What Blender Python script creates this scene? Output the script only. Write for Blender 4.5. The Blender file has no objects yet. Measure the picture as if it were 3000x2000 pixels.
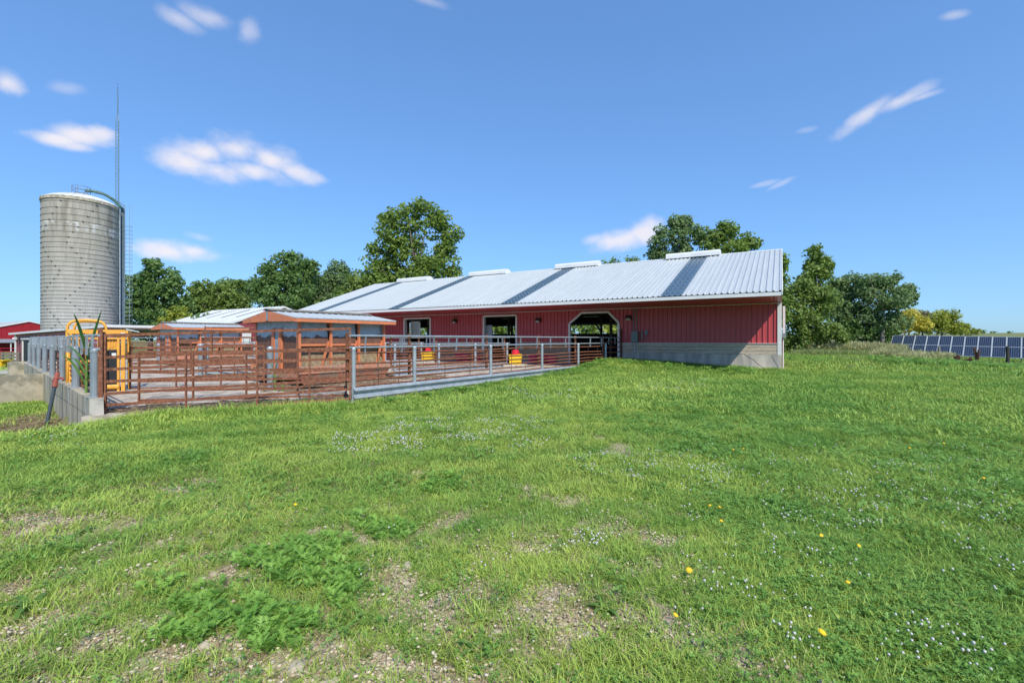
import bpy, math, random
import numpy as np
from mathutils import Vector, Matrix

R_ = math.radians
random.seed(7)
rng = np.random.default_rng(11)
SC = bpy.context.scene
COL = SC.collection

# ------------------------------------------------------------------ camera
F, CX, HY, EYE, YAW = 1333.0, 1500.0, 993.0, 1.6, R_(30.65)
cd = bpy.data.cameras.new("camera")
cam = bpy.data.objects.new("camera", cd)
COL.objects.link(cam)
cd.sensor_width = 36.0
cd.lens = F * 36.0 / 3000.0
cd.shift_y = -7.0 / 3000.0
cd.clip_start, cd.clip_end = 0.05, 6000
cam.location = (0, 0, EYE)
cam.rotation_euler = (R_(90), 0, YAW)
SC.camera = cam

# ------------------------------------------------------------------ sky, sun, exposure
SUN = Vector((2.0, -1.5, 2.75)).normalized()          # direction towards the sun
sun_el = math.asin(SUN.z)
sun_az = math.atan2(SUN.x, SUN.y)                    # clockwise from +Y
world = bpy.data.worlds.new("World")
SC.world = world
world.use_nodes = True
wt = world.node_tree
wt.nodes.clear()


def wn(t, **kw):
    n = wt.nodes.new(t)
    for k, v in kw.items():
        setattr(n, k, v)
    return n


w_out = wn("ShaderNodeOutputWorld")
w_bg = wn("ShaderNodeBackground")
w_bg.inputs["Strength"].default_value = 0.15
sky = wn("ShaderNodeTexSky", sky_type="NISHITA", sun_disc=False)
sky.sun_elevation = sun_el
sky.sun_rotation = sun_az
sky.altitude = 250
sky.air_density = 1.15
sky.dust_density = 0.4
sky.ozone_density = 2.2
w_tint = wn("ShaderNodeMix", data_type="RGBA", blend_type="MULTIPLY")
w_tint.inputs["Factor"].default_value = 1.0
w_tint.inputs["B"].default_value = (0.60, 1.0, 1.57, 1)
w_gam = wn("ShaderNodeGamma")
w_gam.inputs["Gamma"].default_value = 0.6
wt.links.new(sky.outputs[0], w_gam.inputs[0])
wt.links.new(w_gam.outputs[0], w_tint.inputs["A"])
w_tc = wn("ShaderNodeTexCoord")
w_sep = wn("ShaderNodeSeparateXYZ")
wt.links.new(w_tc.outputs["Generated"], w_sep.inputs[0])


def wmath(op, a, b=None, c=None):
    n = wn("ShaderNodeMath", operation=op)
    for i, v in enumerate((a, b, c)):
        if v is None:
            continue
        if isinstance(v, (int, float)):
            n.inputs[i].default_value = v
        else:
            wt.links.new(v, n.inputs[i])
    return n.outputs[0]


w_noise = wn("ShaderNodeTexNoise")
w_noise.inputs["Scale"].default_value = 15.0
w_noise.inputs["Detail"].default_value = 6.0
w_noise.inputs["Roughness"].default_value = 0.55
w_map = wn("ShaderNodeMapping")
w_map.inputs["Scale"].default_value = (1, 1, 1.5)
wt.links.new(w_tc.outputs["Generated"], w_map.inputs[0])
wt.links.new(w_map.outputs[0], w_noise.inputs["Vector"])
n_off = wmath("SUBTRACT", w_noise.outputs[0], 0.5)


def pix_dir(px, py):
    X, Z, H = (px - CX) / F, 1.0, (HY - py) / F
    c, s = math.cos(YAW), math.sin(YAW)
    return Vector((c * X - s * Z, s * X + c * Z, H)).normalized()


# fair-weather clouds: where they stand in the sky, angular half sizes, tilt, strength
CLOUDS = [(605, 448, 85, 42, 0, 1.0), (690, 440, 100, 46, 0, 1.0), (790, 465, 90, 40, -6, 1.0), (545, 478, 95, 38, 0, 1.0), (640, 502, 120, 36, 0, 1.0), (740, 500, 110, 34, -4, .95), (860, 500, 70, 26, -14, .85), (915, 518, 42, 15, -8, .6),
          (165, 408, 70, 24, 6, 1.0), (235, 396, 85, 32, 4, 1.0), (290, 392, 45, 24, 0, .9), (215, 425, 60, 18, 0, .8),
          (500, 738, 90, 30, 0, 1.0), (560, 735, 85, 28, 0, 1.0), (450, 745, 50, 18, 0, .8), (585, 695, 40, 14, -8, .35),
          (1825, 700, 90, 30, 6, .95), (1885, 682, 60, 34, 8, .95), (1740, 700, 40, 16, 0, .6), (2640, 295, 95, 24, 14, .75), (2540, 335, 95, 24, 28, .7), (2500, 352, 45, 16, 35, .5), (2700, 284, 60, 12, 4, .5),
          (520, 55, 70, 26, -8, .55), (610, 52, 85, 28, 0, .55), (725, 92, 45, 28, 60, .42), (18, 243, 48, 45, 60, .9), (195, 258, 52, 20, 15, .3),
          (2795, 45, 40, 14, -15, .38), (2235, 540, 40, 7, 6, .3), (2290, 537, 36, 7, 20, .3), (2365, 380, 32, 9, 0, .2), (1260, 5, 80, 15, -12, .3)]
cloud = None
for px, py, rx, ry, tl, st in CLOUDS:
    d = pix_dir(px, py)
    r = d.cross(Vector((0, 0, 1))).normalized()
    u = r.cross(d)
    a = R_(tl)
    r2, u2 = r * math.cos(a) + u * math.sin(a), u * math.cos(a) - r * math.sin(a)
    k = d.dot(pix_dir(CX, HY)) ** 1.5
    sx, sy = rx / F * k * 1.32, ry / F * k * 1.45

    def wdot(v, s):
        n = wn("ShaderNodeVectorMath", operation="DOT_PRODUCT")
        wt.links.new(w_tc.outputs["Generated"], n.inputs[0])
        n.inputs[1].default_value = tuple(v / s)
        return n.outputs["Value"]
    q = wmath("ADD", wmath("POWER", wmath("ABSOLUTE", wdot(r2, sx)), 2.0), wmath("POWER", wmath("ABSOLUTE", wdot(u2, sy)), 2.0))
    front = wmath("GREATER_THAN", wdot(d, 1.0), 0.3)
    q = wmath("SUBTRACT", wmath("SUBTRACT", 1.0, wmath("SQRT", q)), wmath("MULTIPLY", n_off, -1.45))
    m = wn("ShaderNodeMapRange", interpolation_type="SMOOTHSTEP")
    wt.links.new(q, m.inputs[0])
    m.inputs[1].default_value = 0.0
    m.inputs[2].default_value = 1.0
    m.inputs[4].default_value = st
    mm = wmath("MULTIPLY", m.outputs[0], front)
    cloud = mm if cloud is None else wmath("MAXIMUM", cloud, mm)
w_mix = wn("ShaderNodeMix", data_type="RGBA")
wt.links.new(wmath("MULTIPLY", cloud, 0.92), w_mix.inputs["Factor"])
wt.links.new(w_tint.outputs["Result"], w_mix.inputs["A"])
w_mix.inputs["B"].default_value = (4.05, 3.88, 4.1, 1)
wt.links.new(w_mix.outputs["Result"], w_bg.inputs["Color"])
wt.links.new(w_bg.outputs[0], w_out.inputs[0])

sl = bpy.data.lights.new("sun", "SUN")
sl.energy = 3.2
sl.angle = R_(0.5)
sl.color = (1.0, 0.93, 0.80)
so = bpy.data.objects.new("sun", sl)
so.rotation_euler = SUN.to_track_quat("Z", "Y").to_euler()
so.location = (20, -10, 40)
COL.objects.link(so)

SC.view_settings.view_transform = "Standard"
SC.view_settings.look = "None"
SC.view_settings.exposure = 0.62
SC.view_settings.gamma = 1.0
SC.view_settings.use_curve_mapping = False
SC.render.engine = "CYCLES"
SC.cycles.max_bounces = 6
SC.cycles.transparent_max_bounces = 6
SC.cycles.use_denoising = True

# ------------------------------------------------------------------ geometry of the place
COSY, SINY = math.cos(YAW), math.sin(YAW)


def c2w(X, Z):
    return (COSY * X - SINY * Z, SINY * X + COSY * Z)


def at(px, Z, z=0.0):
    """the place at forward distance Z seen in column px, at height z"""
    x, y = c2w((px - CX) / F * Z, Z)
    return Vector((x, y, z))


def hgt(py, Z):
    return EYE - (py - HY) * Z / F


def gnd(px, py, z=0.0):
    return at(px, (EYE - z) * F / (py - HY), z)


def tana(px):
    return math.tan(math.atan((px - CX) / F) - YAW)


def sstep(a, b, t):
    t = np.clip((t - a) / (b - a), 0, 1)
    return t * t * (3 - 2 * t)


# fence lines
FA0, FAD = Vector((-8.95, 7.55)), Vector((0.0854, 0.9963))       # guard-rail fence towards the barn
FW0, FWD = Vector((-12.33, 3.73)), Vector((-0.984, 0.177))       # concrete wall to the left
YARD = [(-8.75, 7.25), (-7.35, 24.5), (-45, 24.5), (-45, 10.0), (-36, 8.0), (-12.4, 3.75), (-12.1, 3.45)]


def in_poly(x, y, poly):
    x, y = np.asarray(x, float), np.asarray(y, float)
    c = np.zeros(x.shape, bool)
    n = len(poly)
    for i in range(n):
        (x1, y1), (x2, y2) = poly[i], poly[(i + 1) % n]
        if y1 == y2:
            continue
        c ^= ((y1 > y) != (y2 > y)) & (x < (x2 - x1) * (y - y1) / (y2 - y1) + x1)
    return c


def yard_z(x, y):
    return 0.05 + (np.asarray(y) - 5) * 0.0075 + 0 * np.asarray(x)


def lump(x, y):
    return (0.016 * np.sin(1.9 * x + 0.7 * y + 1) + 0.014 * np.sin(-1.1 * x + 2.3 * y) + 0.02 * np.sin(0.55 * x - 0.4 * y + 2)
            + 0.010 * np.sin(4.1 * x + 3.3 * y) + 0.008 * np.sin(5.3 * x - 4.7 * y + 1.3))


def terrain(x, y, cut=True):
    x, y = np.asarray(x, float), np.asarray(y, float)
    r = np.hypot(x, y)
    z = lump(x, y) * sstep(400, 60, r)
    z = z + 0.13 * sstep(6, 18, y)
    z = z + 0.30 * np.exp(-(((x + 7.0) / 3.6) ** 2 + ((y - 21.8) / 3.0) ** 2))
    left = sstep(-10.2, -15.5, x) * (1 - sstep(24, 40, y) * 0.3)
    z = z - 0.66 * left - 0.13 * left * sstep(6, 18, y)
    z = z - 0.22 * np.exp(-(((x + 12.4) / 1.2) ** 2 + ((y - 3.2) / 0.9) ** 2))
    z = z - 0.95 * sstep(3, 22, x) * sstep(14, 44, y)
    z = z + 9.5 * sstep(180, 800, r) * sstep(-0.5, 0.3, x / np.maximum(r, 1))
    if cut:
        z = np.where(in_poly(x, y, YARD), yard_z(x, y) - 0.10, z)
        z = np.where((x < 0.1) & (x > -31.6) & (y > 24.4) & (y < 34), np.minimum(z, 0.05), z)
    return z


def tz(x, y):
    return float(terrain(x, y, False))


# ------------------------------------------------------------------ materials
MATS = {}


def new_mat(name):
    m = bpy.data.materials.new(name)
    m.use_nodes = True
    nt = m.node_tree
    nt.nodes.clear()
    out = nt.nodes.new("ShaderNodeOutputMaterial")
    b = nt.nodes.new("ShaderNodeBsdfPrincipled")
    nt.links.new(b.outputs[0], out.inputs[0])
    return m, nt, b, out


def ramp(nt, fac, stops):
    n = nt.nodes.new("ShaderNodeValToRGB")
    el = n.color_ramp.elements
    while len(el) < len(stops):
        el.new(0.5)
    for e, (p, c) in zip(el, stops):
        e.position = p
        e.color = (*c, 1) if len(c) == 3 else c
    nt.links.new(fac, n.inputs[0])
    return n.outputs[0]


def noise(nt, scale, detail=4, rough=0.55, vec=None, mapping=None):
    n = nt.nodes.new("ShaderNodeTexNoise")
    n.inputs["Scale"].default_value = scale
    n.inputs["Detail"].default_value = detail
    n.inputs["Roughness"].default_value = rough
    if vec is None:
        tc = nt.nodes.new("ShaderNodeTexCoord")
        vec = tc.outputs["Object"]
    if mapping:
        mp = nt.nodes.new("ShaderNodeMapping")
        mp.inputs["Scale"].default_value = mapping
        nt.links.new(vec, mp.inputs[0])
        vec = mp.outputs[0]
    nt.links.new(vec, n.inputs["Vector"])
    return n.outputs[0]


def mixc(nt, fac, a, b, mode="MIX"):
    n = nt.nodes.new("ShaderNodeMix")
    n.data_type = "RGBA"
    n.blend_type = mode
    for sock, v in (("Factor", fac), ("A", a), ("B", b)):
        if isinstance(v, (int, float)):
            n.inputs[sock].default_value = v
        elif isinstance(v, tuple):
            n.inputs[sock].default_value = (*v, 1)
        else:
            nt.links.new(v, n.inputs[sock])
    return n.outputs["Result"]


def bump(nt, b, h, strength=0.3, dist=0.02):
    n = nt.nodes.new("ShaderNodeBump")
    n.inputs["Strength"].default_value = strength
    n.inputs["Distance"].default_value = dist
    nt.links.new(h, n.inputs["Height"])
    nt.links.new(n.outputs[0], b.inputs["Normal"])


def simple(name, c1, c2=None, scale=6, rough=0.6, metal=0.0, mapping=None, lo=0.35, hi=0.65, bmp=0.0, c3=None, spec=0.5, c3lo=0.55):
    if name in MATS:
        return MATS[name]
    m, nt, b, out = new_mat(name)
    c2 = c2 or tuple(v * 0.8 for v in c1)
    n = noise(nt, scale, 5, 0.6, mapping=mapping)
    col = ramp(nt, n, [(lo, c1), (hi, c2)])
    if c3:
        n2 = noise(nt, scale * 3.7, 4, 0.65, mapping=mapping)
        f = ramp(nt, n2, [(c3lo, (0, 0, 0)), (c3lo + .13, (1, 1, 1))])
        col = mixc(nt, f, col, c3)
    nt.links.new(col, b.inputs["Base Color"])
    b.inputs["Roughness"].default_value = rough
    b.inputs["Metallic"].default_value = metal
    b.inputs["Specular IOR Level"].default_value = spec
    if bmp:
        bump(nt, b, noise(nt, scale * 8, 4, 0.6, mapping=mapping), bmp, 0.01)
    MATS[name] = m
    return m


GALV = simple("galvanised_steel", (0.31, 0.355, 0.385), (0.42, 0.465, 0.495), 5, 0.45, 0.35)
GALVP = simple("dull_galvanised_pipe", (0.22, 0.26, 0.29), (0.31, 0.35, 0.38), 4, 0.5, 0.3, mapping=(1, 1, .4))
GALVD = simple("weathered_galvanised_sheet", (0.20, 0.26, 0.30), (0.36, 0.43, 0.47), 5, 0.5, 0.25, lo=.3, hi=.7)
RUST = simple("rusty_steel", (0.145, 0.058, 0.035), (0.235, 0.095, 0.055), 5, 0.85, 0.0, c3lo=.5, c3=(0.31, 0.145, 0.09), bmp=.3, spec=.2)
RUSTD = simple("dark_rusty_steel", (0.055, 0.032, 0.026), (0.12, 0.055, 0.035), 6, 0.85, spec=.2)
RED = simple("red_barn_steel", (0.43, 0.062, 0.072), (0.49, 0.074, 0.084), 1.3, 0.38, mapping=(1, 1, .3))
REDL = simple("bright_red_barn_steel", (0.30, 0.014, 0.022), (0.36, 0.018, 0.028), 1.3, 0.4)
REDS = simple("faded_red_shed_steel", (0.24, 0.045, 0.06), (0.28, 0.06, 0.075), 1.3, 0.45)
WHITE = simple("white_trim_paint", (0.74, 0.745, 0.73), (0.66, 0.67, 0.67), 2, 0.45)
DARK = simple("dark_steel_and_interior_shade", (0.02, 0.022, 0.025), (0.03, 0.032, 0.035), 3, 0.7)
WOODG = simple("grey_weathered_planks", (0.40, 0.34, 0.26), (0.58, 0.51, 0.41), 2.2, 0.85, mapping=(0.6, 4, 9), lo=.3, hi=.7, c3=(0.16, 0.11, 0.07), bmp=.3)
WOODB = simple("brown_stained_planks", (0.34, 0.235, 0.15), (0.50, 0.37, 0.24), 2.2, 0.85, mapping=(0.6, 4, 9), lo=.3, hi=.7, c3=(0.20, 0.13, 0.08), bmp=.3)
WOODD = simple("old_grey_wood", (0.13, 0.12, 0.10), (0.22, 0.20, 0.17), 4, 0.9, mapping=(4, 4, .6), bmp=.4)
ORANGE = simple("worn_orange_paint", (0.70, 0.22, 0.085), (0.56, 0.185, 0.085), 3, 0.6, c3lo=.54, c3=(0.32, 0.16, 0.10), bmp=.1)
ORANGED = simple("dirty_orange_paint", (0.58, 0.22, 0.13), (0.40, 0.26, 0.18), 3.5, 0.8, c3lo=.50, c3=(0.20, 0.15, 0.11), lo=.42, hi=.58, bmp=.3)
FEED = simple("hay_and_feed", (0.17, 0.125, 0.07), (0.29, 0.22, 0.135), 9, 0.95, bmp=.6)
YEL = simple("yellow_machine_paint", (0.80, 0.40, 0.055), (0.72, 0.34, 0.05), 3, 0.45)
YELP = simple("yellow_plastic", (0.80, 0.50, 0.012), (0.74, 0.44, 0.012), 3, 0.4)
REDP = simple("red_plastic", (0.62, 0.015, 0.03), (0.55, 0.015, 0.03), 3, 0.4)
MAG = simple("crimson_plastic", (0.74, 0.03, 0.13), (0.66, 0.026, 0.11), 3, 0.5)
BLACK = simple("black_rubber_and_shade", (0.012, 0.013, 0.015), (0.02, 0.02, 0.024), 3, 0.6)
BLUEK = simple("blue_black_pipe_paint", (0.025, 0.04, 0.055), (0.035, 0.055, 0.07), 3, 0.5)
HYDR = simple("faded_red_hydrant_paint", (0.33, 0.07, 0.045), (0.24, 0.06, 0.04), 20, 0.6)
GREYBOX = simple("grey_green_enclosure_paint", (0.17, 0.22, 0.23), (0.15, 0.20, 0.21), 3, 0.5)
BRONZE = simple("dark_bronze_housing", (0.03, 0.025, 0.02), (0.04, 0.03, 0.025), 3, 0.5)
LENS = simple("cloudy_lamp_lens", (0.50, 0.50, 0.44), (0.42, 0.42, 0.36), 8, 0.3)
STEM = simple("green_stem", (0.10, 0.20, 0.035), (0.14, 0.24, 0.05), 9, 0.6)
STONE = simple("pale_limestone", (0.56, 0.49, 0.37), (0.42, 0.35, 0.25), 14, 0.9, bmp=.5)
BARK = simple("grey_brown_bark", (0.10, 0.085, 0.07), (0.16, 0.14, 0.12), 4, 0.95, mapping=(3, 3, .5), bmp=.5)
BARKP = simple("pale_bark", (0.34, 0.31, 0.27), (0.24, 0.22, 0.19), 4, 0.9, mapping=(3, 3, .5), bmp=.4)
DEAD = simple("dry_brown_stem", (0.10, 0.05, 0.035), (0.17, 0.085, 0.055), 9, 0.9)


def concrete(name, base, dark, stain=None, z_lo=None, z_hi=None, scale=1.2, streak=False):
    m, nt, b, out = new_mat(name)
    n1 = noise(nt, scale, 7, 0.65)
    col = ramp(nt, n1, [(0.32, dark), (0.62, base)])
    if stain:
        n2 = noise(nt, 3.0 if not streak else 2.2, 5, 0.6, mapping=(1, 1, .18) if streak else (1, 1, 1))
        f = ramp(nt, n2, [(0.43, (0, 0, 0)), (0.60, (.85, .85, .85))])
        if z_lo is not None:
            tc = nt.nodes.new("ShaderNodeTexCoord")
            sp = nt.nodes.new("ShaderNodeSeparateXYZ")
            nt.links.new(tc.outputs["Object"], sp.inputs[0])
            mr = nt.nodes.new("ShaderNodeMapRange")
            mr.inputs[1].default_value, mr.inputs[2].default_value = z_lo, z_hi
            nt.links.new(sp.outputs[2], mr.inputs[0])
            mu = nt.nodes.new("ShaderNodeMath")
            mu.operation = "MULTIPLY"
            nt.links.new(f, mu.inputs[0])
            nt.links.new(mr.outputs[0], mu.inputs[1])
            f = mu.outputs[0]
        col = mixc(nt, f, col, stain)
    fine = noise(nt, 60, 3, 0.6)
    col = mixc(nt, 0.35, col, ramp(nt, fine, [(0.3, tuple(v * .7 for v in base)), (0.7, tuple(min(1, v * 1.25) for v in base))]))
    nt.links.new(col, b.inputs["Base Color"])
    b.inputs["Roughness"].default_value = 0.9
    b.inputs["Specular IOR Level"].default_value = 0.25
    bump(nt, b, noise(nt, 25, 5, 0.6), 0.35, 0.02)
    MATS[name] = m
    return m


CONC = concrete("foundation_concrete", (0.58, 0.53, 0.45), (0.43, 0.40, 0.35), (0.17, 0.18, 0.19), streak=True)
CWALL = concrete("wall_concrete", (0.50, 0.44, 0.33), (0.36, 0.325, 0.255), (0.10, 0.12, 0.12), streak=True)
CLEFT = concrete("lichened_concrete", (0.50, 0.44, 0.34), (0.35, 0.31, 0.24), (0.11, 0.115, 0.085), -0.75, -0.05, scale=.9)
CSTONE = concrete("broken_white_concrete", (0.58, 0.55, 0.50), (0.42, 0.39, 0.34), (0.10, 0.09, 0.08), scale=3)
CYARD = concrete("yard_concrete", (0.54, 0.485, 0.41), (0.42, 0.37, 0.31), (0.13, 0.092, 0.062), scale=.5)


def roof_mat():
    m, nt, b, out = new_mat("pale_steel_roofing")
    n = noise(nt, 1.5, 6, 0.7, mapping=(3.0, .25, .25))
    col = ramp(nt, n, [(0.3, (0.46, 0.495, 0.50)), (0.7, (0.54, 0.575, 0.58))])
    nt.links.new(col, b.inputs["Base Color"])
    b.inputs["Metallic"].default_value = 0.15
    b.inputs["Roughness"].default_value = 0.42
    return m


ROOF = roof_mat()


def skylight_mat():
    m, nt, b, out = new_mat("skylight_sheet_with_painted_sky")
    tc = nt.nodes.new("ShaderNodeTexCoord")
    sp = nt.nodes.new("ShaderNodeSeparateXYZ")
    nt.links.new(tc.outputs["Object"], sp.inputs[0])
    w = nt.nodes.new("ShaderNodeMath")
    w.operation = "PINGPONG"
    nt.links.new(sp.outputs[1], w.inputs[0])
    w.inputs[1].default_value = 0.305
    n = noise(nt, 7, 4, 0.6, mapping=(3, .7, 1))
    ad = nt.nodes.new("ShaderNodeMath")
    ad.operation = "MULTIPLY_ADD"
    nt.links.new(n, ad.inputs[0])
    ad.inputs[1].default_value = 0.12
    nt.links.new(w.outputs[0], ad.inputs[2])
    col = ramp(nt, ad.outputs[0], [(0.07, (0.20, 0.27, 0.32)), (0.11, (0.050, 0.085, 0.12)), (0.36, (0.075, 0.12, 0.16))])  # sky reflection and dark interior painted into the blue; pale bands are purlins
    nt.links.new(col, b.inputs["Base Color"])
    b.inputs["Roughness"].default_value = 0.25
    return m


SKYL = skylight_mat()


def panel_paint():
    """galvanised feeder sheet with a rust tide mark along its lower part (object space z)"""
    m, nt, b, out = new_mat("galvanised_sheet_with_rust_line")
    tc = nt.nodes.new("ShaderNodeTexCoord")
    sp = nt.nodes.new("ShaderNodeSeparateXYZ")
    nt.links.new(tc.outputs["Object"], sp.inputs[0])
    n = noise(nt, 3.0, 4, 0.5, mapping=(1, 1, .4))
    ad = nt.nodes.new("ShaderNodeMath")
    ad.operation = "MULTIPLY_ADD"
    nt.links.new(n, ad.inputs[0])
    ad.inputs[1].default_value = -0.5
    nt.links.new(sp.outputs[2], ad.inputs[2])
    f = ramp(nt, ad.outputs[0], [(0, (1, 1, 1)), (1, (1, 1, 1))])
    mr = nt.nodes.new("ShaderNodeMapRange")
    mr.inputs[1].default_value, mr.inputs[2].default_value = 1.40, 1.43
    nt.links.new(ad.outputs[0], mr.inputs[0])
    g = ramp(nt, noise(nt, 6, 4, .6), [(0.3, (0.28, 0.36, 0.41)), (0.7, (0.46, 0.54, 0.58))])
    r = ramp(nt, noise(nt, 7, 5, .6), [(0.3, (0.10, 0.05, 0.035)), (0.7, (0.20, 0.095, 0.055))])
    nt.links.new(mixc(nt, mr.outputs[0], r, g), b.inputs["Base Color"])
    b.inputs["Roughness"].default_value = 0.6
    b.inputs["Metallic"].default_value = 0.1
    return m


TIDE = panel_paint()


def leaf_mat(name, c1, c2, inst=False, trans=0.38, rough=0.5, spec=0.3):
    m, nt, b, out = new_mat(name)
    if inst:
        a = nt.nodes.new("ShaderNodeAttribute")
        a.attribute_type = "INSTANCER"
        a.attribute_name = "tint"
        fac = a.outputs["Fac"]
    else:
        a = nt.nodes.new("ShaderNodeAttribute")
        a.attribute_name = "tint"
        fac = a.outputs["Fac"]
    col = ramp(nt, fac, [(0.0, c1), (1.0, c2)])
    nt.links.new(col, b.inputs["Base Color"])
    b.inputs["Roughness"].default_value = rough
    b.inputs["Specular IOR Level"].default_value = spec
    t = nt.nodes.new("ShaderNodeBsdfTranslucent")
    nt.links.new(mixc(nt, 0.4, col, tuple(min(1, v * 1.6) for v in c2)), t.inputs["Color"])
    mx = nt.nodes.new("ShaderNodeMixShader")
    mx.inputs[0].default_value = trans
    nt.links.new(b.outputs[0], mx.inputs[1])
    nt.links.new(t.outputs[0], mx.inputs[2])
    nt.links.new(mx.outputs[0], out.inputs[0])
    return m


L_OAK = leaf_mat("oak_foliage", (0.088, 0.155, 0.028), (0.26, 0.365, 0.072))
L_DARK = leaf_mat("dark_foliage", (0.08, 0.155, 0.044), (0.2, 0.32, 0.09))
L_MID = leaf_mat("mid_green_foliage", (0.1, 0.17, 0.036), (0.25, 0.34, 0.08))
L_BLUE = leaf_mat("blue_green_foliage", (0.105, 0.18, 0.068), (0.24, 0.345, 0.135))
L_LIME = leaf_mat("yellow_green_foliage", (0.17, 0.23, 0.03), (0.4, 0.44, 0.075))
L_YEL = leaf_mat("yellowing_foliage", (0.36, 0.34, 0.045), (0.66, 0.59, 0.1))
L_CORN = leaf_mat("corn_leaf", (0.075, 0.19, 0.04), (0.14, 0.29, 0.06))
L_WEED = leaf_mat("broad_weed_leaf", (0.09, 0.19, 0.035), (0.17, 0.3, 0.06))
L_RAG = leaf_mat("feathery_weed_leaf", (0.15, 0.31, 0.05), (0.3, 0.5, 0.1), inst=True)
G_FINE = leaf_mat("lawn_blades", (0.13, 0.295, 0.047), (0.40, 0.51, 0.10), inst=True, trans=.25)
G_CLOV = leaf_mat("clover_leaves", (0.12, 0.265, 0.046), (0.22, 0.39, 0.08), inst=True, trans=.25)
G_TAN = leaf_mat("dry_grass_heads", (0.44, 0.44, 0.21), (0.62, 0.6, 0.34), inst=True, trans=.2)
G_TALL = leaf_mat("tall_grass_blades", (0.2, 0.26, 0.08), (0.38, 0.42, 0.15), inst=True, trans=.2)
G_STRAW = leaf_mat("dead_grass_blades", (0.26, 0.19, 0.09), (0.46, 0.37, 0.20), inst=True, trans=.15)
PETALW = simple("white_clover_petals", (0.52, 0.50, 0.47), (0.60, 0.58, 0.55), 40, 0.8)
PETALY = simple("dandelion_petals", (0.85, 0.55, 0.01), (0.80, 0.46, 0.01), 60, 0.7)
STRAW = simple("straw_litter", (0.34, 0.26, 0.15), (0.22, 0.16, 0.09), 12, 0.95, bmp=.6)

# ------------------------------------------------------------------ mesh helpers


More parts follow.
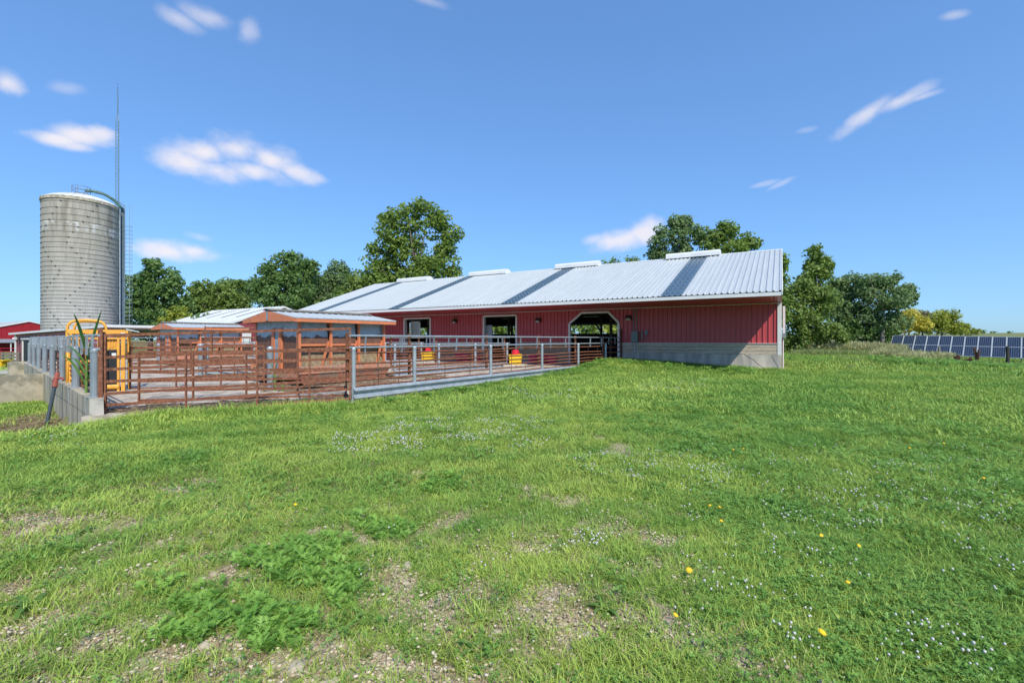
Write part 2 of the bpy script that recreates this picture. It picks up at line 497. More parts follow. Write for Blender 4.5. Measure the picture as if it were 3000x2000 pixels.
class MB:
    def __init__(s):
        s.v, s.f, s.m, s.n = [], [], [], 0

    def add(s, verts, faces, mi=0):
        s.v.append(np.asarray(verts, float).reshape(-1, 3))
        for f in faces:
            s.f.append([i + s.n for i in f])
            s.m.append(mi)
        s.n += len(s.v[-1])
        return s

    def box(s, c, size, rz=0.0, mi=0, M=None):
        a, b, h = (v / 2 for v in size)
        p = np.array([(x, y, z) for z in (-h, h) for y in (-b, b) for x in (-a, a)])
        if M is not None:
            p = p @ np.array(M).T
        elif rz:
            cs, sn = math.cos(rz), math.sin(rz)
            p = p @ np.array([[cs, sn, 0], [-sn, cs, 0], [0, 0, 1]])
        return s.add(p + np.array(c), [(0, 2, 3, 1), (4, 5, 7, 6), (0, 1, 5, 4), (2, 6, 7, 3), (0, 4, 6, 2), (1, 3, 7, 5)], mi)

    def bar(s, p, q, w, h=None, mi=0, up=(0, 0, 1)):
        """rectangular bar from p to q, w across, h along 'up'"""
        h = h or w
        p, q = Vector(p), Vector(q)
        d = (q - p).normalized()
        u = Vector(up)
        sd = d.cross(u)
        if sd.length < 1e-4:
            sd = d.cross(Vector((1, 0, 0)))
        sd.normalize()
        u = sd.cross(d)
        pts = []
        for c in (p, q):
            for a, b in ((-1, -1), (1, -1), (1, 1), (-1, 1)):
                pts.append(c + sd * a * w / 2 + u * b * h / 2)
        return s.add(pts, [(3, 2, 1, 0), (4, 5, 6, 7), (0, 1, 5, 4), (1, 2, 6, 5), (2, 3, 7, 6), (3, 0, 4, 7)], mi)

    def tube(s, pts, r, n=8, mi=0, cap=True):
        pts = [Vector(p) for p in pts]
        rr = r if isinstance(r, (list, tuple)) else [r] * len(pts)
        rings = []
        ref = None
        for i, p in enumerate(pts):
            d = (pts[min(i + 1, len(pts) - 1)] - pts[max(i - 1, 0)]).normalized()
            if ref is None:
                ref = d.cross(Vector((0, 0, 1)))
                if ref.length < 0.05:
                    ref = d.cross(Vector((1, 0, 0)))
            a = (ref - d * ref.dot(d)).normalized()
            ref = a
            b = d.cross(a)
            rings += [p + (a * math.cos(2 * math.pi * k / n) + b * math.sin(2 * math.pi * k / n)) * rr[i] for k in range(n)]
        fs = []
        for i in range(len(pts) - 1):
            for k in range(n):
                k2 = (k + 1) % n
                fs.append((i * n + k, i * n + k2, (i + 1) * n + k2, (i + 1) * n + k))
        if cap:
            fs.append(tuple(range(n - 1, -1, -1)))
            fs.append(tuple((len(pts) - 1) * n + k for k in range(n)))
        return s.add(rings, fs, mi)

    def lathe(s, prof, n=16, c=(0, 0, 0), mi=0):
        v, f = [], []
        for r, z in prof:
            v += [(c[0] + r * math.cos(2 * math.pi * k / n), c[1] + r * math.sin(2 * math.pi * k / n), c[2] + z) for k in range(n)]
        for i in range(len(prof) - 1):
            for k in range(n):
                k2 = (k + 1) % n
                f.append((i * n + k, i * n + k2, (i + 1) * n + k2, (i + 1) * n + k))
        if prof[0][0] > 1e-4:
            f.append(tuple(range(n - 1, -1, -1)))
        if prof[-1][0] > 1e-4:
            f.append(tuple((len(prof) - 1) * n + k for k in range(n)))
        return s.add(v, f, mi)

    def prism(s, poly, ext, mi=0):
        """closed polygon (3-D points) pushed along ext"""
        n = len(poly)
        e = Vector(ext)
        p = [Vector(q) for q in poly]
        v = p + [q + e for q in p]
        f = [tuple(range(n - 1, -1, -1)), tuple(range(n, 2 * n))]
        f += [(i, (i + 1) % n, n + (i + 1) % n, n + i) for i in range(n)]
        return s.add(v, f, mi)

    def mesh(s, name, mats, smooth=False):
        me = bpy.data.meshes.new(name)
        me.from_pydata([tuple(p) for p in np.concatenate(s.v)], [], s.f)
        for m in (mats if isinstance(mats, (list, tuple)) else [mats]):
            me.materials.append(m)
        if any(s.m):
            me.polygons.foreach_set("material_index", s.m)
        if smooth:
            me.polygons.foreach_set("use_smooth", [True] * len(me.polygons))
        me.update()
        return me

    def build(s, name, mats, parent=None, smooth=False, **kw):
        return link(name, s.mesh(name, mats, smooth), parent, **kw)


def link(name, me, parent=None, label=None, cat=None, group=None, kind=None, loc=None):
    o = bpy.data.objects.new(name, me)
    COL.objects.link(o)
    if parent is not None:
        o.parent = parent
    if loc is not None:
        o.location = loc
    return tag(o, label, cat, group, kind)


def tag(o, label=None, cat=None, group=None, kind=None):
    for k, v in (("label", label), ("category", cat), ("group", group), ("kind", kind)):
        if v:
            o[k] = v
    return o


def thing(name, label, cat, loc=(0, 0, 0), rz=0.0, group=None):
    o = bpy.data.objects.new(name, None)
    COL.objects.link(o)
    o.location = loc
    o.rotation_euler = (0, 0, rz)
    o.empty_display_size = 0.2
    return tag(o, label, cat, group)


def dup(root, loc, rz, label, group=None):
    def cp(o, par):
        c = o.copy()
        COL.objects.link(c)
        if par is not None:
            c.parent = par
        for ch in list(o.children):
            cp(ch, c)
        return c
    r = cp(root, None)
    r.location = loc
    r.rotation_euler = (0, 0, rz)
    r["label"] = label
    if group:
        r["group"] = group
    return r


def npmesh(name, verts, faces, mats, mat_idx=None, smooth=False):
    """fast mesh from an (n,3) array and an (m,k) face array"""
    me = bpy.data.meshes.new(name)
    verts = np.ascontiguousarray(verts, np.float32)
    faces = np.ascontiguousarray(faces, np.int32)
    m, k = faces.shape
    me.vertices.add(len(verts))
    me.vertices.foreach_set("co", verts.ravel())
    me.loops.add(m * k)
    me.loops.foreach_set("vertex_index", faces.ravel())
    me.polygons.add(m)
    me.polygons.foreach_set("loop_start", np.arange(0, m * k, k, dtype=np.int32))
    me.polygons.foreach_set("loop_total", np.full(m, k, np.int32))
    for mt in mats:
        me.materials.append(mt)
    if mat_idx is not None:
        me.polygons.foreach_set("material_index", np.ascontiguousarray(mat_idx, np.int32))
    if smooth:
        me.polygons.foreach_set("use_smooth", np.ones(m, bool))
    me.update(calc_edges=True)
    return me


#@@SETTING
# ------------------------------------------------------------------ ground
BARE = [(1195, 1640, 60, 50), (1190, 1740, 45, 70), (1010, 1890, 130, 60), (1540, 1610, 60, 25), (1600, 1760, 70, 40), (1450, 1870, 60, 50), (1690, 1800, 55, 28),
        (70, 1520, 110, 30), (1815, 1312, 62, 17), (1820, 1314, 50, 12), (1765, 1290, 40, 8), (1235, 1380, 34, 14), (1707, 1253, 20, 6), (1480, 1135, 32, 8), (1070, 1590, 60, 26), (640, 1700, 60, 30),
        (560, 1880, 90, 50), (930, 1560, 70, 25), (1540, 1430, 50, 18), (1660, 1460, 60, 20), (1300, 1820, 80, 60), (330, 1600, 80, 20), (1330, 1520, 60, 22), (1940, 1610, 60, 25),
        (2180, 1975, 60, 20), (1900, 1690, 60, 18), (520, 1420, 50, 10), (600, 1390, 40, 10), (800, 1940, 90, 50), (250, 1900, 70, 30), (1260, 1990, 120, 40), (1120, 1930, 70, 40)]
BARE_G = []
for px, py, rx, ry in BARE:
    c = gnd(px, py)
    e = gnd(px + rx * .8, py)
    g1, g2 = gnd(px, py - ry * .8), gnd(px, py + ry * .8)
    BARE_G.append((c.x, c.y, (e - c).length, (g1 - g2).length / 2, math.atan2(c.y, c.x)))


def vnoise(x, y, seed, f):
    """cheap smooth noise in 0..1"""
    r = np.random.default_rng(seed)
    s = np.zeros_like(x, dtype=float)
    for k in range(7):
        a, fr, ph = r.uniform(0, 2 * math.pi), f * r.uniform(0.6, 1.9), r.uniform(0, 6.28)
        s += np.sin((x * math.cos(a) + y * math.sin(a)) * fr + ph)
    return 0.5 + s / 7.0


def bare_mask(x, y):
    x, y = np.asarray(x, float), np.asarray(y, float)
    b = np.zeros(x.shape)
    for cx, cy, rt, rr, a in BARE_G:
        dx, dy = x - cx, y - cy
        u, v = dx * math.cos(a) + dy * math.sin(a), -dx * math.sin(a) + dy * math.cos(a)
        d = np.sqrt((u / rr) ** 2 + (v / rt) ** 2) + (vnoise(x, y, 5, 9) - .5) * 1.5 + (vnoise(x, y, 6, 26) - .5) * 1.1
        b = np.maximum(b, sstep(1.25, 0.55, d))
    # the thin worn ground in front, towards the left
    X = COSY * x + SINY * y
    Z = -SINY * x + COSY * y
    nz = vnoise(x, y, 9, 6) * .5 + vnoise(x, y, 10, 21) * .5
    worn = sstep(5.6, 2.9, Z) * sstep(1.9, 0.3, X - .10 * Z) * (0.12 + 0.88 * sstep(.44, .60, nz))
    return np.maximum(b, 0.82 * worn)


nr, na = 250, 420
rad = np.concatenate([[0.0], np.geomspace(0.6, 2600, nr - 1)])
ang = np.linspace(0, 2 * math.pi, na, endpoint=False)
RR, AA = np.meshgrid(rad, ang, indexing="ij")
gx, gy = (RR * np.cos(AA)).ravel(), (RR * np.sin(AA)).ravel()
gz = terrain(gx, gy)
i0 = (np.arange(nr - 1)[:, None] * na + np.arange(na)[None, :])
i1 = (np.arange(nr - 1)[:, None] * na + (np.arange(na)[None, :] + 1) % na)
gf = np.stack([i0, i0 + na, i1 + na, i1], -1).reshape(-1, 4)


def ground_mat():
    m, nt, b, out = new_mat("turf_and_gravel")
    a = nt.nodes.new("ShaderNodeAttribute")
    a.attribute_name = "bare"
    st = nt.nodes.new("ShaderNodeAttribute")
    st.attribute_name = "straw"
    fld = nt.nodes.new("ShaderNodeAttribute")
    fld.attribute_name = "field"
    n1 = noise(nt, 2.0, 6, 0.65)
    n2 = noise(nt, 40, 4, 0.7)
    green = mixc(nt, 0.28, mixc(nt, 0.5, ramp(nt, n1, [(0.3, (0.09, 0.17, 0.034)), (0.7, (0.17, 0.25, 0.055))]), ramp(nt, n2, [(0.3, (0.045, 0.085, 0.018)), (0.7, (0.16, 0.20, 0.06))])), (0.20, 0.15, 0.09))
    vo = nt.nodes.new("ShaderNodeTexVoronoi")
    vo.inputs["Scale"].default_value = 45
    tc = nt.nodes.new("ShaderNodeTexCoord")
    nt.links.new(tc.outputs["Object"], vo.inputs["Vector"])
    bw = nt.nodes.new("ShaderNodeRGBToBW")
    nt.links.new(vo.outputs["Color"], bw.inputs[0])
    grav = ramp(nt, bw.outputs[0], [(0.1, (0.28, 0.22, 0.14)), (0.5, (0.45, 0.375, 0.26)), (0.9, (0.60, 0.53, 0.41))])
    grav = mixc(nt, 0.4, grav, ramp(nt, n2, [(0.3, (0.13, 0.09, 0.055)), (0.7, (0.42, 0.34, 0.25))]))
    ad = nt.nodes.new("ShaderNodeMath")
    ad.operation = "MULTIPLY_ADD"
    nt.links.new(noise(nt, 14, 5, 0.7), ad.inputs[0])
    ad.inputs[1].default_value = 0.7
    nt.links.new(a.outputs["Fac"], ad.inputs[2])
    mr = nt.nodes.new("ShaderNodeMapRange")
    mr.inputs[1].default_value, mr.inputs[2].default_value = 0.5, 0.8
    nt.links.new(ad.outputs[0], mr.inputs[0])
    col = mixc(nt, mr.outputs[0], green, grav)
    straw = ramp(nt, noise(nt, 22, 5, .7), [(0.3, (0.14, 0.095, 0.055)), (0.7, (0.36, 0.27, 0.17))])
    col = mixc(nt, st.outputs["Fac"], col, straw)
    far = ramp(nt, noise(nt, 0.02, 4, .6), [(0.35, (0.13, 0.165, 0.06)), (0.65, (0.22, 0.23, 0.10))])
    col = mixc(nt, fld.outputs["Fac"], col, far)
    nt.links.new(col, b.inputs["Base Color"])
    b.inputs["Roughness"].default_value = 0.95
    b.inputs["Specular IOR Level"].default_value = 0.15
    bump(nt, b, n2, 0.6, 0.03)
    return m


gme = npmesh("ground", np.stack([gx, gy, gz], -1), gf, [ground_mat()], smooth=True)


def strawmask(x, y):
    p = gnd(165, 1215, -.55)
    u = (np.asarray(x) + 15.6) / 3.2
    w = (np.asarray(y) - (FW0.y + (FW0.x - np.asarray(x)) * .18 - .75)) / .75
    return sstep(1.2, .7, np.sqrt(u * u + w * w) + (vnoise(x, y, 3, 5) - .5) * .6)


for nm, val in (("bare", bare_mask(gx, gy)), ("straw", strawmask(gx, gy)), ("field", sstep(90, 190, np.hypot(gx, gy)))):
    at_ = gme.attributes.new(nm, "FLOAT", "POINT")
    at_.data.foreach_set("value", np.ascontiguousarray(val, np.float32))
ground = link("ground", gme, kind="structure")

# yard slab of the feed lots
nx, ny = 70, 46
mb = MB()
xs, ys = np.linspace(-45, -7, nx), np.linspace(3.2, 24.45, ny)
yp = [(p[0], p[1]) for p in YARD]
top = [(x, y, float(yard_z(x, y))) for x, y in yp]
mb.prism([(x, y, z - 0.16) for x, y, z in top][::-1], (0, 0, 0.16))
slab = mb.build("yard_slab", CYARD, kind="structure")
slab["label"] = "pale concrete floor of the feed lots with dirt patches"

# driveway left of the wall
mb = MB()
pa = [gnd(-400, 1100, -.7), gnd(150, 1096, -.7), gnd(150, 1083, -.7), gnd(-400, 1083, -.7)]
mb.prism([(p.x, p.y, tz(p.x, p.y) + 0.01) for p in pa], (0, 0, 0.05))
mb.build("driveway", CSTONE, kind="structure")

# ------------------------------------------------------------------ the long barn
YW, YE, YR, YB, YBE = 24.5, 20.6, 28.93, 33.36, 37.26
ZS, ZF, ZR, LB = 3.30, 3.46, 6.50, 31.5
ZT, ZP, Z0 = 1.38, 0.877, -0.3          # top of planks, top of concrete, base
barn = thing("livestock_barn", "long low red steel barn with pale ribbed roof, wide eave and three doorways", "barn")
NP = 34
PW = LB / NP
RIBS = 4
RW = PW / RIBS


def wx(px):
    return YW * tana(px)


def wz(px, py):
    x = wx(px)
    return hgt(py, -SINY * x + COSY * YW)


# openings in the front wall: list of outlines (x, z) from left-bottom over the top to right-bottom
d1 = [(wx(1186), 0), (wx(1186), wz(1186, 934)), (wx(1262), wz(1262, 931)), (wx(1262), 0)]
d2 = [(wx(1418), 0), (wx(1418), wz(1418, 926.5)), (wx(1514), wz(1514, 923)), (wx(1514), 0)]
zt = wz(1740, 915.5)
d3 = [(wx(1669), 0), (wx(1669), wz(1669, 948)), (wx(1705), zt), (wx(1783), zt), (wx(1813), wz(1813, 935)), (wx(1813), 0)]
d1[2] = (d1[2][0], d1[1][1])
d2[2] = (d2[2][0], d2[1][1])
d3[4] = (d3[4][0], d3[1][1])
DOORS = [d1, d2, d3]


def lower_edge(x, base):
    for d in DOORS:
        if d[0][0] <= x <= d[-1][0]:
            for (xa, za), (xb, zb) in zip(d[1:-1], d[2:-1]):
                if xa - 1e-6 <= x <= xb + 1e-6:
                    return za + (zb - za) * (x - xa) / max(xb - xa, 1e-6)
    return base


CUTS = sorted({p[0] for d in DOORS for p in d})
prof = [(0.0, 0.0), (RW - .085, 0.0), (RW - .066, .042), (RW - .026, .042), (RW - .005, 0.0)]


def wall_panel(i, y, base, ztop, mat, sgn=-1, cuts=True, name="wall_panel", zfun=None):
    x0 = -LB + i * PW
    br = []
    for k in range(RIBS):
        br += [(x0 + k * RW + a, h) for a, h in prof]
    br.append((x0 + PW, 0.0))
    if cuts:
        for c in CUTS:
            if x0 < c < x0 + PW:
                for (xa, ha), (xb, hb) in zip(br, br[1:]):
                    if xa <= c <= xb:
                        h = ha + (hb - ha) * (c - xa) / max(xb - xa, 1e-6)
                        br += [(c - 1e-4, h), (c + 1e-4, h)]
                        break
        br.sort(key=lambda t: t[0])
    mbp = MB()
    for (xa, ha), (xb, hb) in zip(br, br[1:]):
        if xb - xa < 5e-4:
            continue
        e = min(1e-4, (xb - xa) / 4)
        za = lower_edge(xa + e, base) if cuts else base
        zb = lower_edge(xb - e, base) if cuts else base
        ta = zfun(xa) if zfun else ztop
        tb = zfun(xb) if zfun else ztop
        mbp.add([(xa, y + sgn * ha, za), (xb, y + sgn * hb, zb), (xb, y + sgn * hb, tb), (xa, y + sgn * ha, ta)], [(0, 1, 2, 3)])
    return mbp.build(name, mat, barn)


for i in range(NP):
    wall_panel(i, YW, ZT + .02, ZS, RED)

# roof sheets, front slope; four of them are skylights
SKYX = (-4.25, -12.72, -20.5, -28.35)
sky_ids = {int((x + LB) / PW) for x in SKYX}
sl_v = Vector((0, YR - YE, ZR - ZF))
nrm = Vector((0, -(ZR - ZF), YR - YE)).normalized()
for i in range(NP):
    x0 = -LB + i * PW
    br = []
    for k in range(RIBS):
        br += [(x0 + k * RW + a, h * 1.15) for a, h in prof]
    br.append((x0 + PW, 0.0))
    p0 = [Vector((x, YE - .03, ZF)) + nrm * h for x, h in br]
    p1 = [p + sl_v * 1.002 for p in p0]
    n = len(br)
    mb = MB().add(p0 + p1, [(k, k + 1, n + k + 1, n + k) for k in range(n - 1)])
    if i in sky_ids:
        mb.build("skylight_panel", SKYL, barn)
    else:
        mb.build("roof_panel", ROOF, barn)
# back slope (not ribbed: never seen from the front)
mb = MB().prism([(0, YR, ZR - .01), (0, YBE, ZF - .01), (-LB, YBE, ZF - .01), (-LB, YR, ZR - .01)], (0, 0, -.04))
mb.build("rear_roof", ROOF, barn)
# ridge cap, fascia, soffit, trims
mb = MB()
mb.prism([(0.01, YR - .22, ZR - .055), (0.01, YR, ZR + .035), (0.01, YR + .22, ZR - .055), (0.01, YR, ZR + .0)], (-LB - .02, 0, 0))
mb.build("ridge_cap", WHITE, barn)
MB().box((-LB / 2, YE, (ZS + ZF) / 2 - .012), (LB, .03, ZF - ZS - .02)).build("fascia", WHITE, barn)
MB().box((-LB / 2, YBE, (ZS + ZF) / 2 - .02), (LB, .03, .15)).build("rear_fascia", WHITE, barn)
n = int(LB / .305)
mb = MB()
for k in range(n):
    xa = -LB + k * LB / n
    w = LB / n
    mb.add([(xa, YE + .02, ZS), (xa + w * .8, YE + .02, ZS), (xa + w * .86, YE + .02, ZS + .012), (xa + w * .94, YE + .02, ZS + .012), (xa + w, YE + .02, ZS),
            (xa, YW, ZS), (xa + w * .8, YW, ZS), (xa + w * .86, YW, ZS + .012), (xa + w * .94, YW, ZS + .012), (xa + w, YW, ZS)],
           [(j, j + 5, j + 6, j + 1) for j in range(4)])
mb.build("soffit", RED, barn)
MB().box((-LB / 2, YW - .03, ZS - .035), (LB - .02, .05, .03)).build("wall_top_trim", WHITE, barn)
# rake boards and gable walls
for xg, nm in ((0.0, "gable_wall"), (-LB, "gable_wall")):
    e = .04 if xg == 0 else -.04
    xo = xg - e
    poly = [(xo, YW + .03, Z0), (xo, YB, Z0), (xo, YB, ZS), (xo, YBE - .1, ZS), (xo, YBE - .05, ZF - .06), (xo, YR, ZR - .08), (xo, YE + .05, ZF - .06), (xo, YE + .1, ZS), (xo, YW + .03, ZS)]
    MB().prism(poly, (e * .8, 0, 0)).build(nm, RED, barn)
    for s in (0, 1):
        ya, yb = (YE - .03, YR) if s == 0 else (YBE + .03, YR)
        MB().prism([(xg, ya, ZF + .045), (xg, yb, ZR + .045), (xg, yb, ZR - .13), (xg, ya, ZF - .13)], (e, 0, 0)).build("rake_board", WHITE, barn)
# corner trim, planks, concrete base
MB().box((-.08, YW - .035, (ZS + ZP) / 2 - .02), (.17, .05, ZS - ZP + .02)).build("corner_trim", WHITE, barn)
segs, xprev = [], -LB
for d in DOORS:
    segs.append((xprev, d[0][0]))
    xprev = d[-1][0]
segs.append((xprev, 0.0))
PH = (ZT - ZP) / 3
for a, b in segs:
    MB().box(((a + b) / 2, YW - .03, ZT + .012), (b - a - (.18 if b > -.1 else 0), .09, .022)).build("sill_flashing", WHITE, barn)
    for r in range(-3 if b < -1 else 0, 3):
        k = max(1, round((b - a) / 3.6))
        off = [0] + sorted(((j + random.uniform(-.12, .12)) / k) for j in range(1, k)) + [1]
        for u0, u1 in zip(off, off[1:]):
            bb = b - (.17 if b > -.1 else 0)
            xa, xb = a + (bb - a) * u0 + .004, a + (bb - a) * u1 - .004
            MB().box(((xa + xb) / 2, YW - (.012 if r >= 0 else .10) + random.uniform(-.004, .004), ZP + PH * (r + .5)), (xb - xa, .05, PH - .012)).build("plank", WOODB if b < -1 else WOODG, barn)
    MB().box(((a + b) / 2, YW + .03, (ZP + Z0) / 2), (b - a, .19, ZP - Z0 - .004)).build("foundation_wall", CONC, barn)
# concrete apron and cracks at the right corner
MB().box((-2.2, YW - .35, .115), (4.6, .62, .17)).build("foundation_apron", CSTONE, barn)


def crack(pts, nm="crack"):
    m_ = MB()
    for (xa, za), (xb, zb) in zip(pts, pts[1:]):
        m_.bar((xa, YW - .066, za), (xb, YW - .066, zb), .012, .012)
    return m_.build(nm, BLACK, barn)


crack([(-2.9, ZP + .0), (-1.55, ZP + .01), (-1.42, ZP - .1), (-1.15, ZP - .25), (-1.02, ZP - .40), (-.80, ZP - .58), (-.66, ZP - .66)])
crack([(-.40, ZP - .03), (-.33, ZP - .22), (-.20, ZP - .45), (-.12, ZP - .6)])
# door surrounds
for d in DOORS:
    fw = .11
    fr = thing_frame = MB()
    pts = [Vector((x, 0, z)) for x, z in d]
    for (p, q) in zip(pts, pts[1:]):
        p2, q2 = Vector((p.x, YW - .045, max(p.z, .1))), Vector((q.x, YW - .045, max(q.z, .1)))
        fr.bar(p2, q2, .07, fw, up=(0, 0, 1) if abs((q2 - p2).normalized().z) < .9 else (1, 0, 0))
    fr.build("door_surround", WHITE, barn)
    for sx in (0, -1):
        x = d[sx][0]
        MB().box((x + (-.03 if sx == 0 else .03), YW + .12, .65 + d[1][1] / 2 - .6), (.06, .2, d[1][1] - .1)).build("door_jamb", WHITE, barn)
# part-open sliding leaf inside the middle doorway and the little window inside the left one
MB().box((d2[0][0] + .28, YW + .18, 1.35), (.5, .05, 2.3)).build("sliding_door", GALVD, barn)
x1 = d1[0][0]
wf = MB()
zc, xc = wz(1206, 963), x1 + .62
for dx, dz, sx_, sz_ in ((-.42, 0, .09, 1.05), (.42, 0, .09, 1.05), (0, .5, .93, .09), (0, -.5, .93, .09)):
    wf.box((xc + dx, YW + .45, zc + dz), (sx_, .06, sz_))
wfo = wf.build("window_frame", WHITE, barn)
MB().box((xc, YW + .46, zc), (.76, .02, .92)).build("window_pane", simple("milky_window_pane", (.42, .50, .48), (.36, .44, .43), 3, .2), wfo)
# interior
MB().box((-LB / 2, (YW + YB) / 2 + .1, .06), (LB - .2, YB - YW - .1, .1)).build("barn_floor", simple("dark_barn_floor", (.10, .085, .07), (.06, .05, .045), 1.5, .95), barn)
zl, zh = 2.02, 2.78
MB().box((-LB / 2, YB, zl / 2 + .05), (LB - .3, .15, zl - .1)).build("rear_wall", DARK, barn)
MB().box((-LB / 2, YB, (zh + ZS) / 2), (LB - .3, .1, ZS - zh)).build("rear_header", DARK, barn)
MB().box((-LB / 2, YB - .12, zh - .05), (LB - .4, .06, .12)).build("curtain_pipe", GALVD, barn)
for k in range(12):
    x = -LB + 1.3 + k * 2.63
    MB().box((x, YB - .15, 1.75), (.16, .14, 3.2)).build("rear_post", WOODD, barn)
    MB().bar((x, YB - .15, 2.15), (x - .55, YB - .15, 2.85), .06, .12).build("knee_brace", WOODD, barn)
for k in range(8):
    x = -LB + 2.4 + k * 3.9
    MB().box((x, 28.9, 1.7), (.15, .15, 3.2)).build("centre_post", WHITE if k % 3 == 1 else WOODD, barn)
for k in range(13):
    x = -LB + 1.3 + k * 2.42
    MB().bar((x, YW + .15, ZS - .05), (x, YB - .2, ZS - .05), .05, .2).build("truss_chord", WOODD, barn)
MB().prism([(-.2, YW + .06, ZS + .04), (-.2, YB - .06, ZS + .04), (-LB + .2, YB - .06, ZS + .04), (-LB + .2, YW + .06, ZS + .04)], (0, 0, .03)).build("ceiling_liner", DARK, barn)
# ridge vents
for xa, xb in ((-6.05, -3.06), (-13.47, -10.39), (-20.8, -17.5), (-28.4, -25.06)):
    pr = [(-.42, -.10), (-.40, .12), (-.33, .20), (-.12, .25), (.12, .25), (.33, .20), (.40, .12), (.42, -.10)]
    MB().prism([(xa, YR + p, ZR + .05 + q) for p, q in pr], (xb - xa, 0, 0)).build("ridge_vent", WHITE, barn)
# wall lights
for k, (px, py) in enumerate(((1335, 941), (1579, 938), (1843, 931))):
    x, z = wx(px), wz(px, py)
    lt = thing("wall_light", ["bronze wall light with a bird nest on it, between the left and middle doorways",
                              "bronze wall light between the middle doorway and the wide angled doorway",
                              "bronze wall light right of the wide angled doorway, by the conduit"][k], "wall light", (x, YW - .03, z), group="lights along the barn wall")
    MB().prism([(-.15, 0, -.12), (-.15, -.02, .14), (-.15, -.16, .10), (-.15, -.2, -.02), (-.15, -.12, -.12)], (.3, 0, 0)).build("housing", BRONZE, lt)
    MB().prism([(-.11, -.125, -.115), (-.11, -.205, -.03), (-.11, -.215, -.05), (-.11, -.15, -.14)], (.22, 0, 0)).build("lens", LENS, lt)
    if k == 0:
        nb = MB()
        for j in range(60):
            a = random.uniform(0, 6.28)
            p = Vector((random.gauss(0, .09), -.1 + random.gauss(0, .06), .2 + random.gauss(0, .06)))
            nb.bar(p, p + Vector((random.gauss(0, .1), random.gauss(0, .06), random.gauss(0, .05))), .008)
        nest = nb.build("bird_nest", STRAW)
        nest.location = (x, YW - .03, z)
        tag(nest, "straw bird nest on top of the leftmost barn wall light", "bird nest")
# electrical gear on the wall
eb = thing("breaker_box", "grey electrical enclosure on the red barn wall with conduits above and below", "electrical box", (wx(1862), YW - .03, 0))
xo = wx(1862)
MB().box((0, -.12, wz(1862, 986.5)), (.34, .2, .56)).build("enclosure", GREYBOX, eb)
for px in (1858, 1866):
    MB().tube([(wx(px) - xo, -.07, wz(px, 970)), (wx(px) - xo, -.07, ZS - .05)], .024, 8).build("conduit", GREYBOX, eb)
MB().tube([(0, -.1, wz(1862, 1003)), (0, -.1, .25)], .028, 8).build("lower_conduit", GALV, eb)
mt = thing("switch_box", "small grey switch box right of the bigger enclosure on the barn wall", "electrical box", (wx(1895), YW - .03, 0))
MB().box((0, -.07, wz(1895, 974)), (.15, .12, .24)).build("enclosure", GREYBOX, mt)
MB().tube([(0, -.05, wz(1895, 981)), (0, -.05, ZT + .15), (-.2, -.05, ZT + .05)], .012, 6).build("cable", GREYBOX, mt)
ins = thing("cable_coil", "row of pale insulators on the barn wall between the two grey boxes", "insulators", (wx(1882), YW - .03, 0))
for j in range(6):
    MB().lathe([(.02, -.03), (.055, -.02), (.055, .01), (.025, .03)], 10, (0, -.07, wz(1882, 972) - j * .075)).build("insulator", GALVD, ins)
MB().tube([(0, -.04, wz(1882, 968)), (0, -.04, ZT + .1)], .012, 6).build("rod", GALVD, ins)
# things on the gable end that peep round the corner
gb = thing("gable_meter_box", "white meter box and pipe peeping round the barn's right corner", "meter box", (0, 25.2, 0))
MB().box((.09, 0, 1.78), (.16, .35, .22)).build("enclosure", GALVD, gb)
MB().tube([(.06, 0, .1), (.06, 0, 1.7)], .03, 8).build("conduit", WHITE, gb)
MB().box((.10, .6, 2.45), (.10, .9, 1.45)).build("vent_hood", WHITE, gb)

#@@FENCES
# ------------------------------------------------------------------ pipe fences


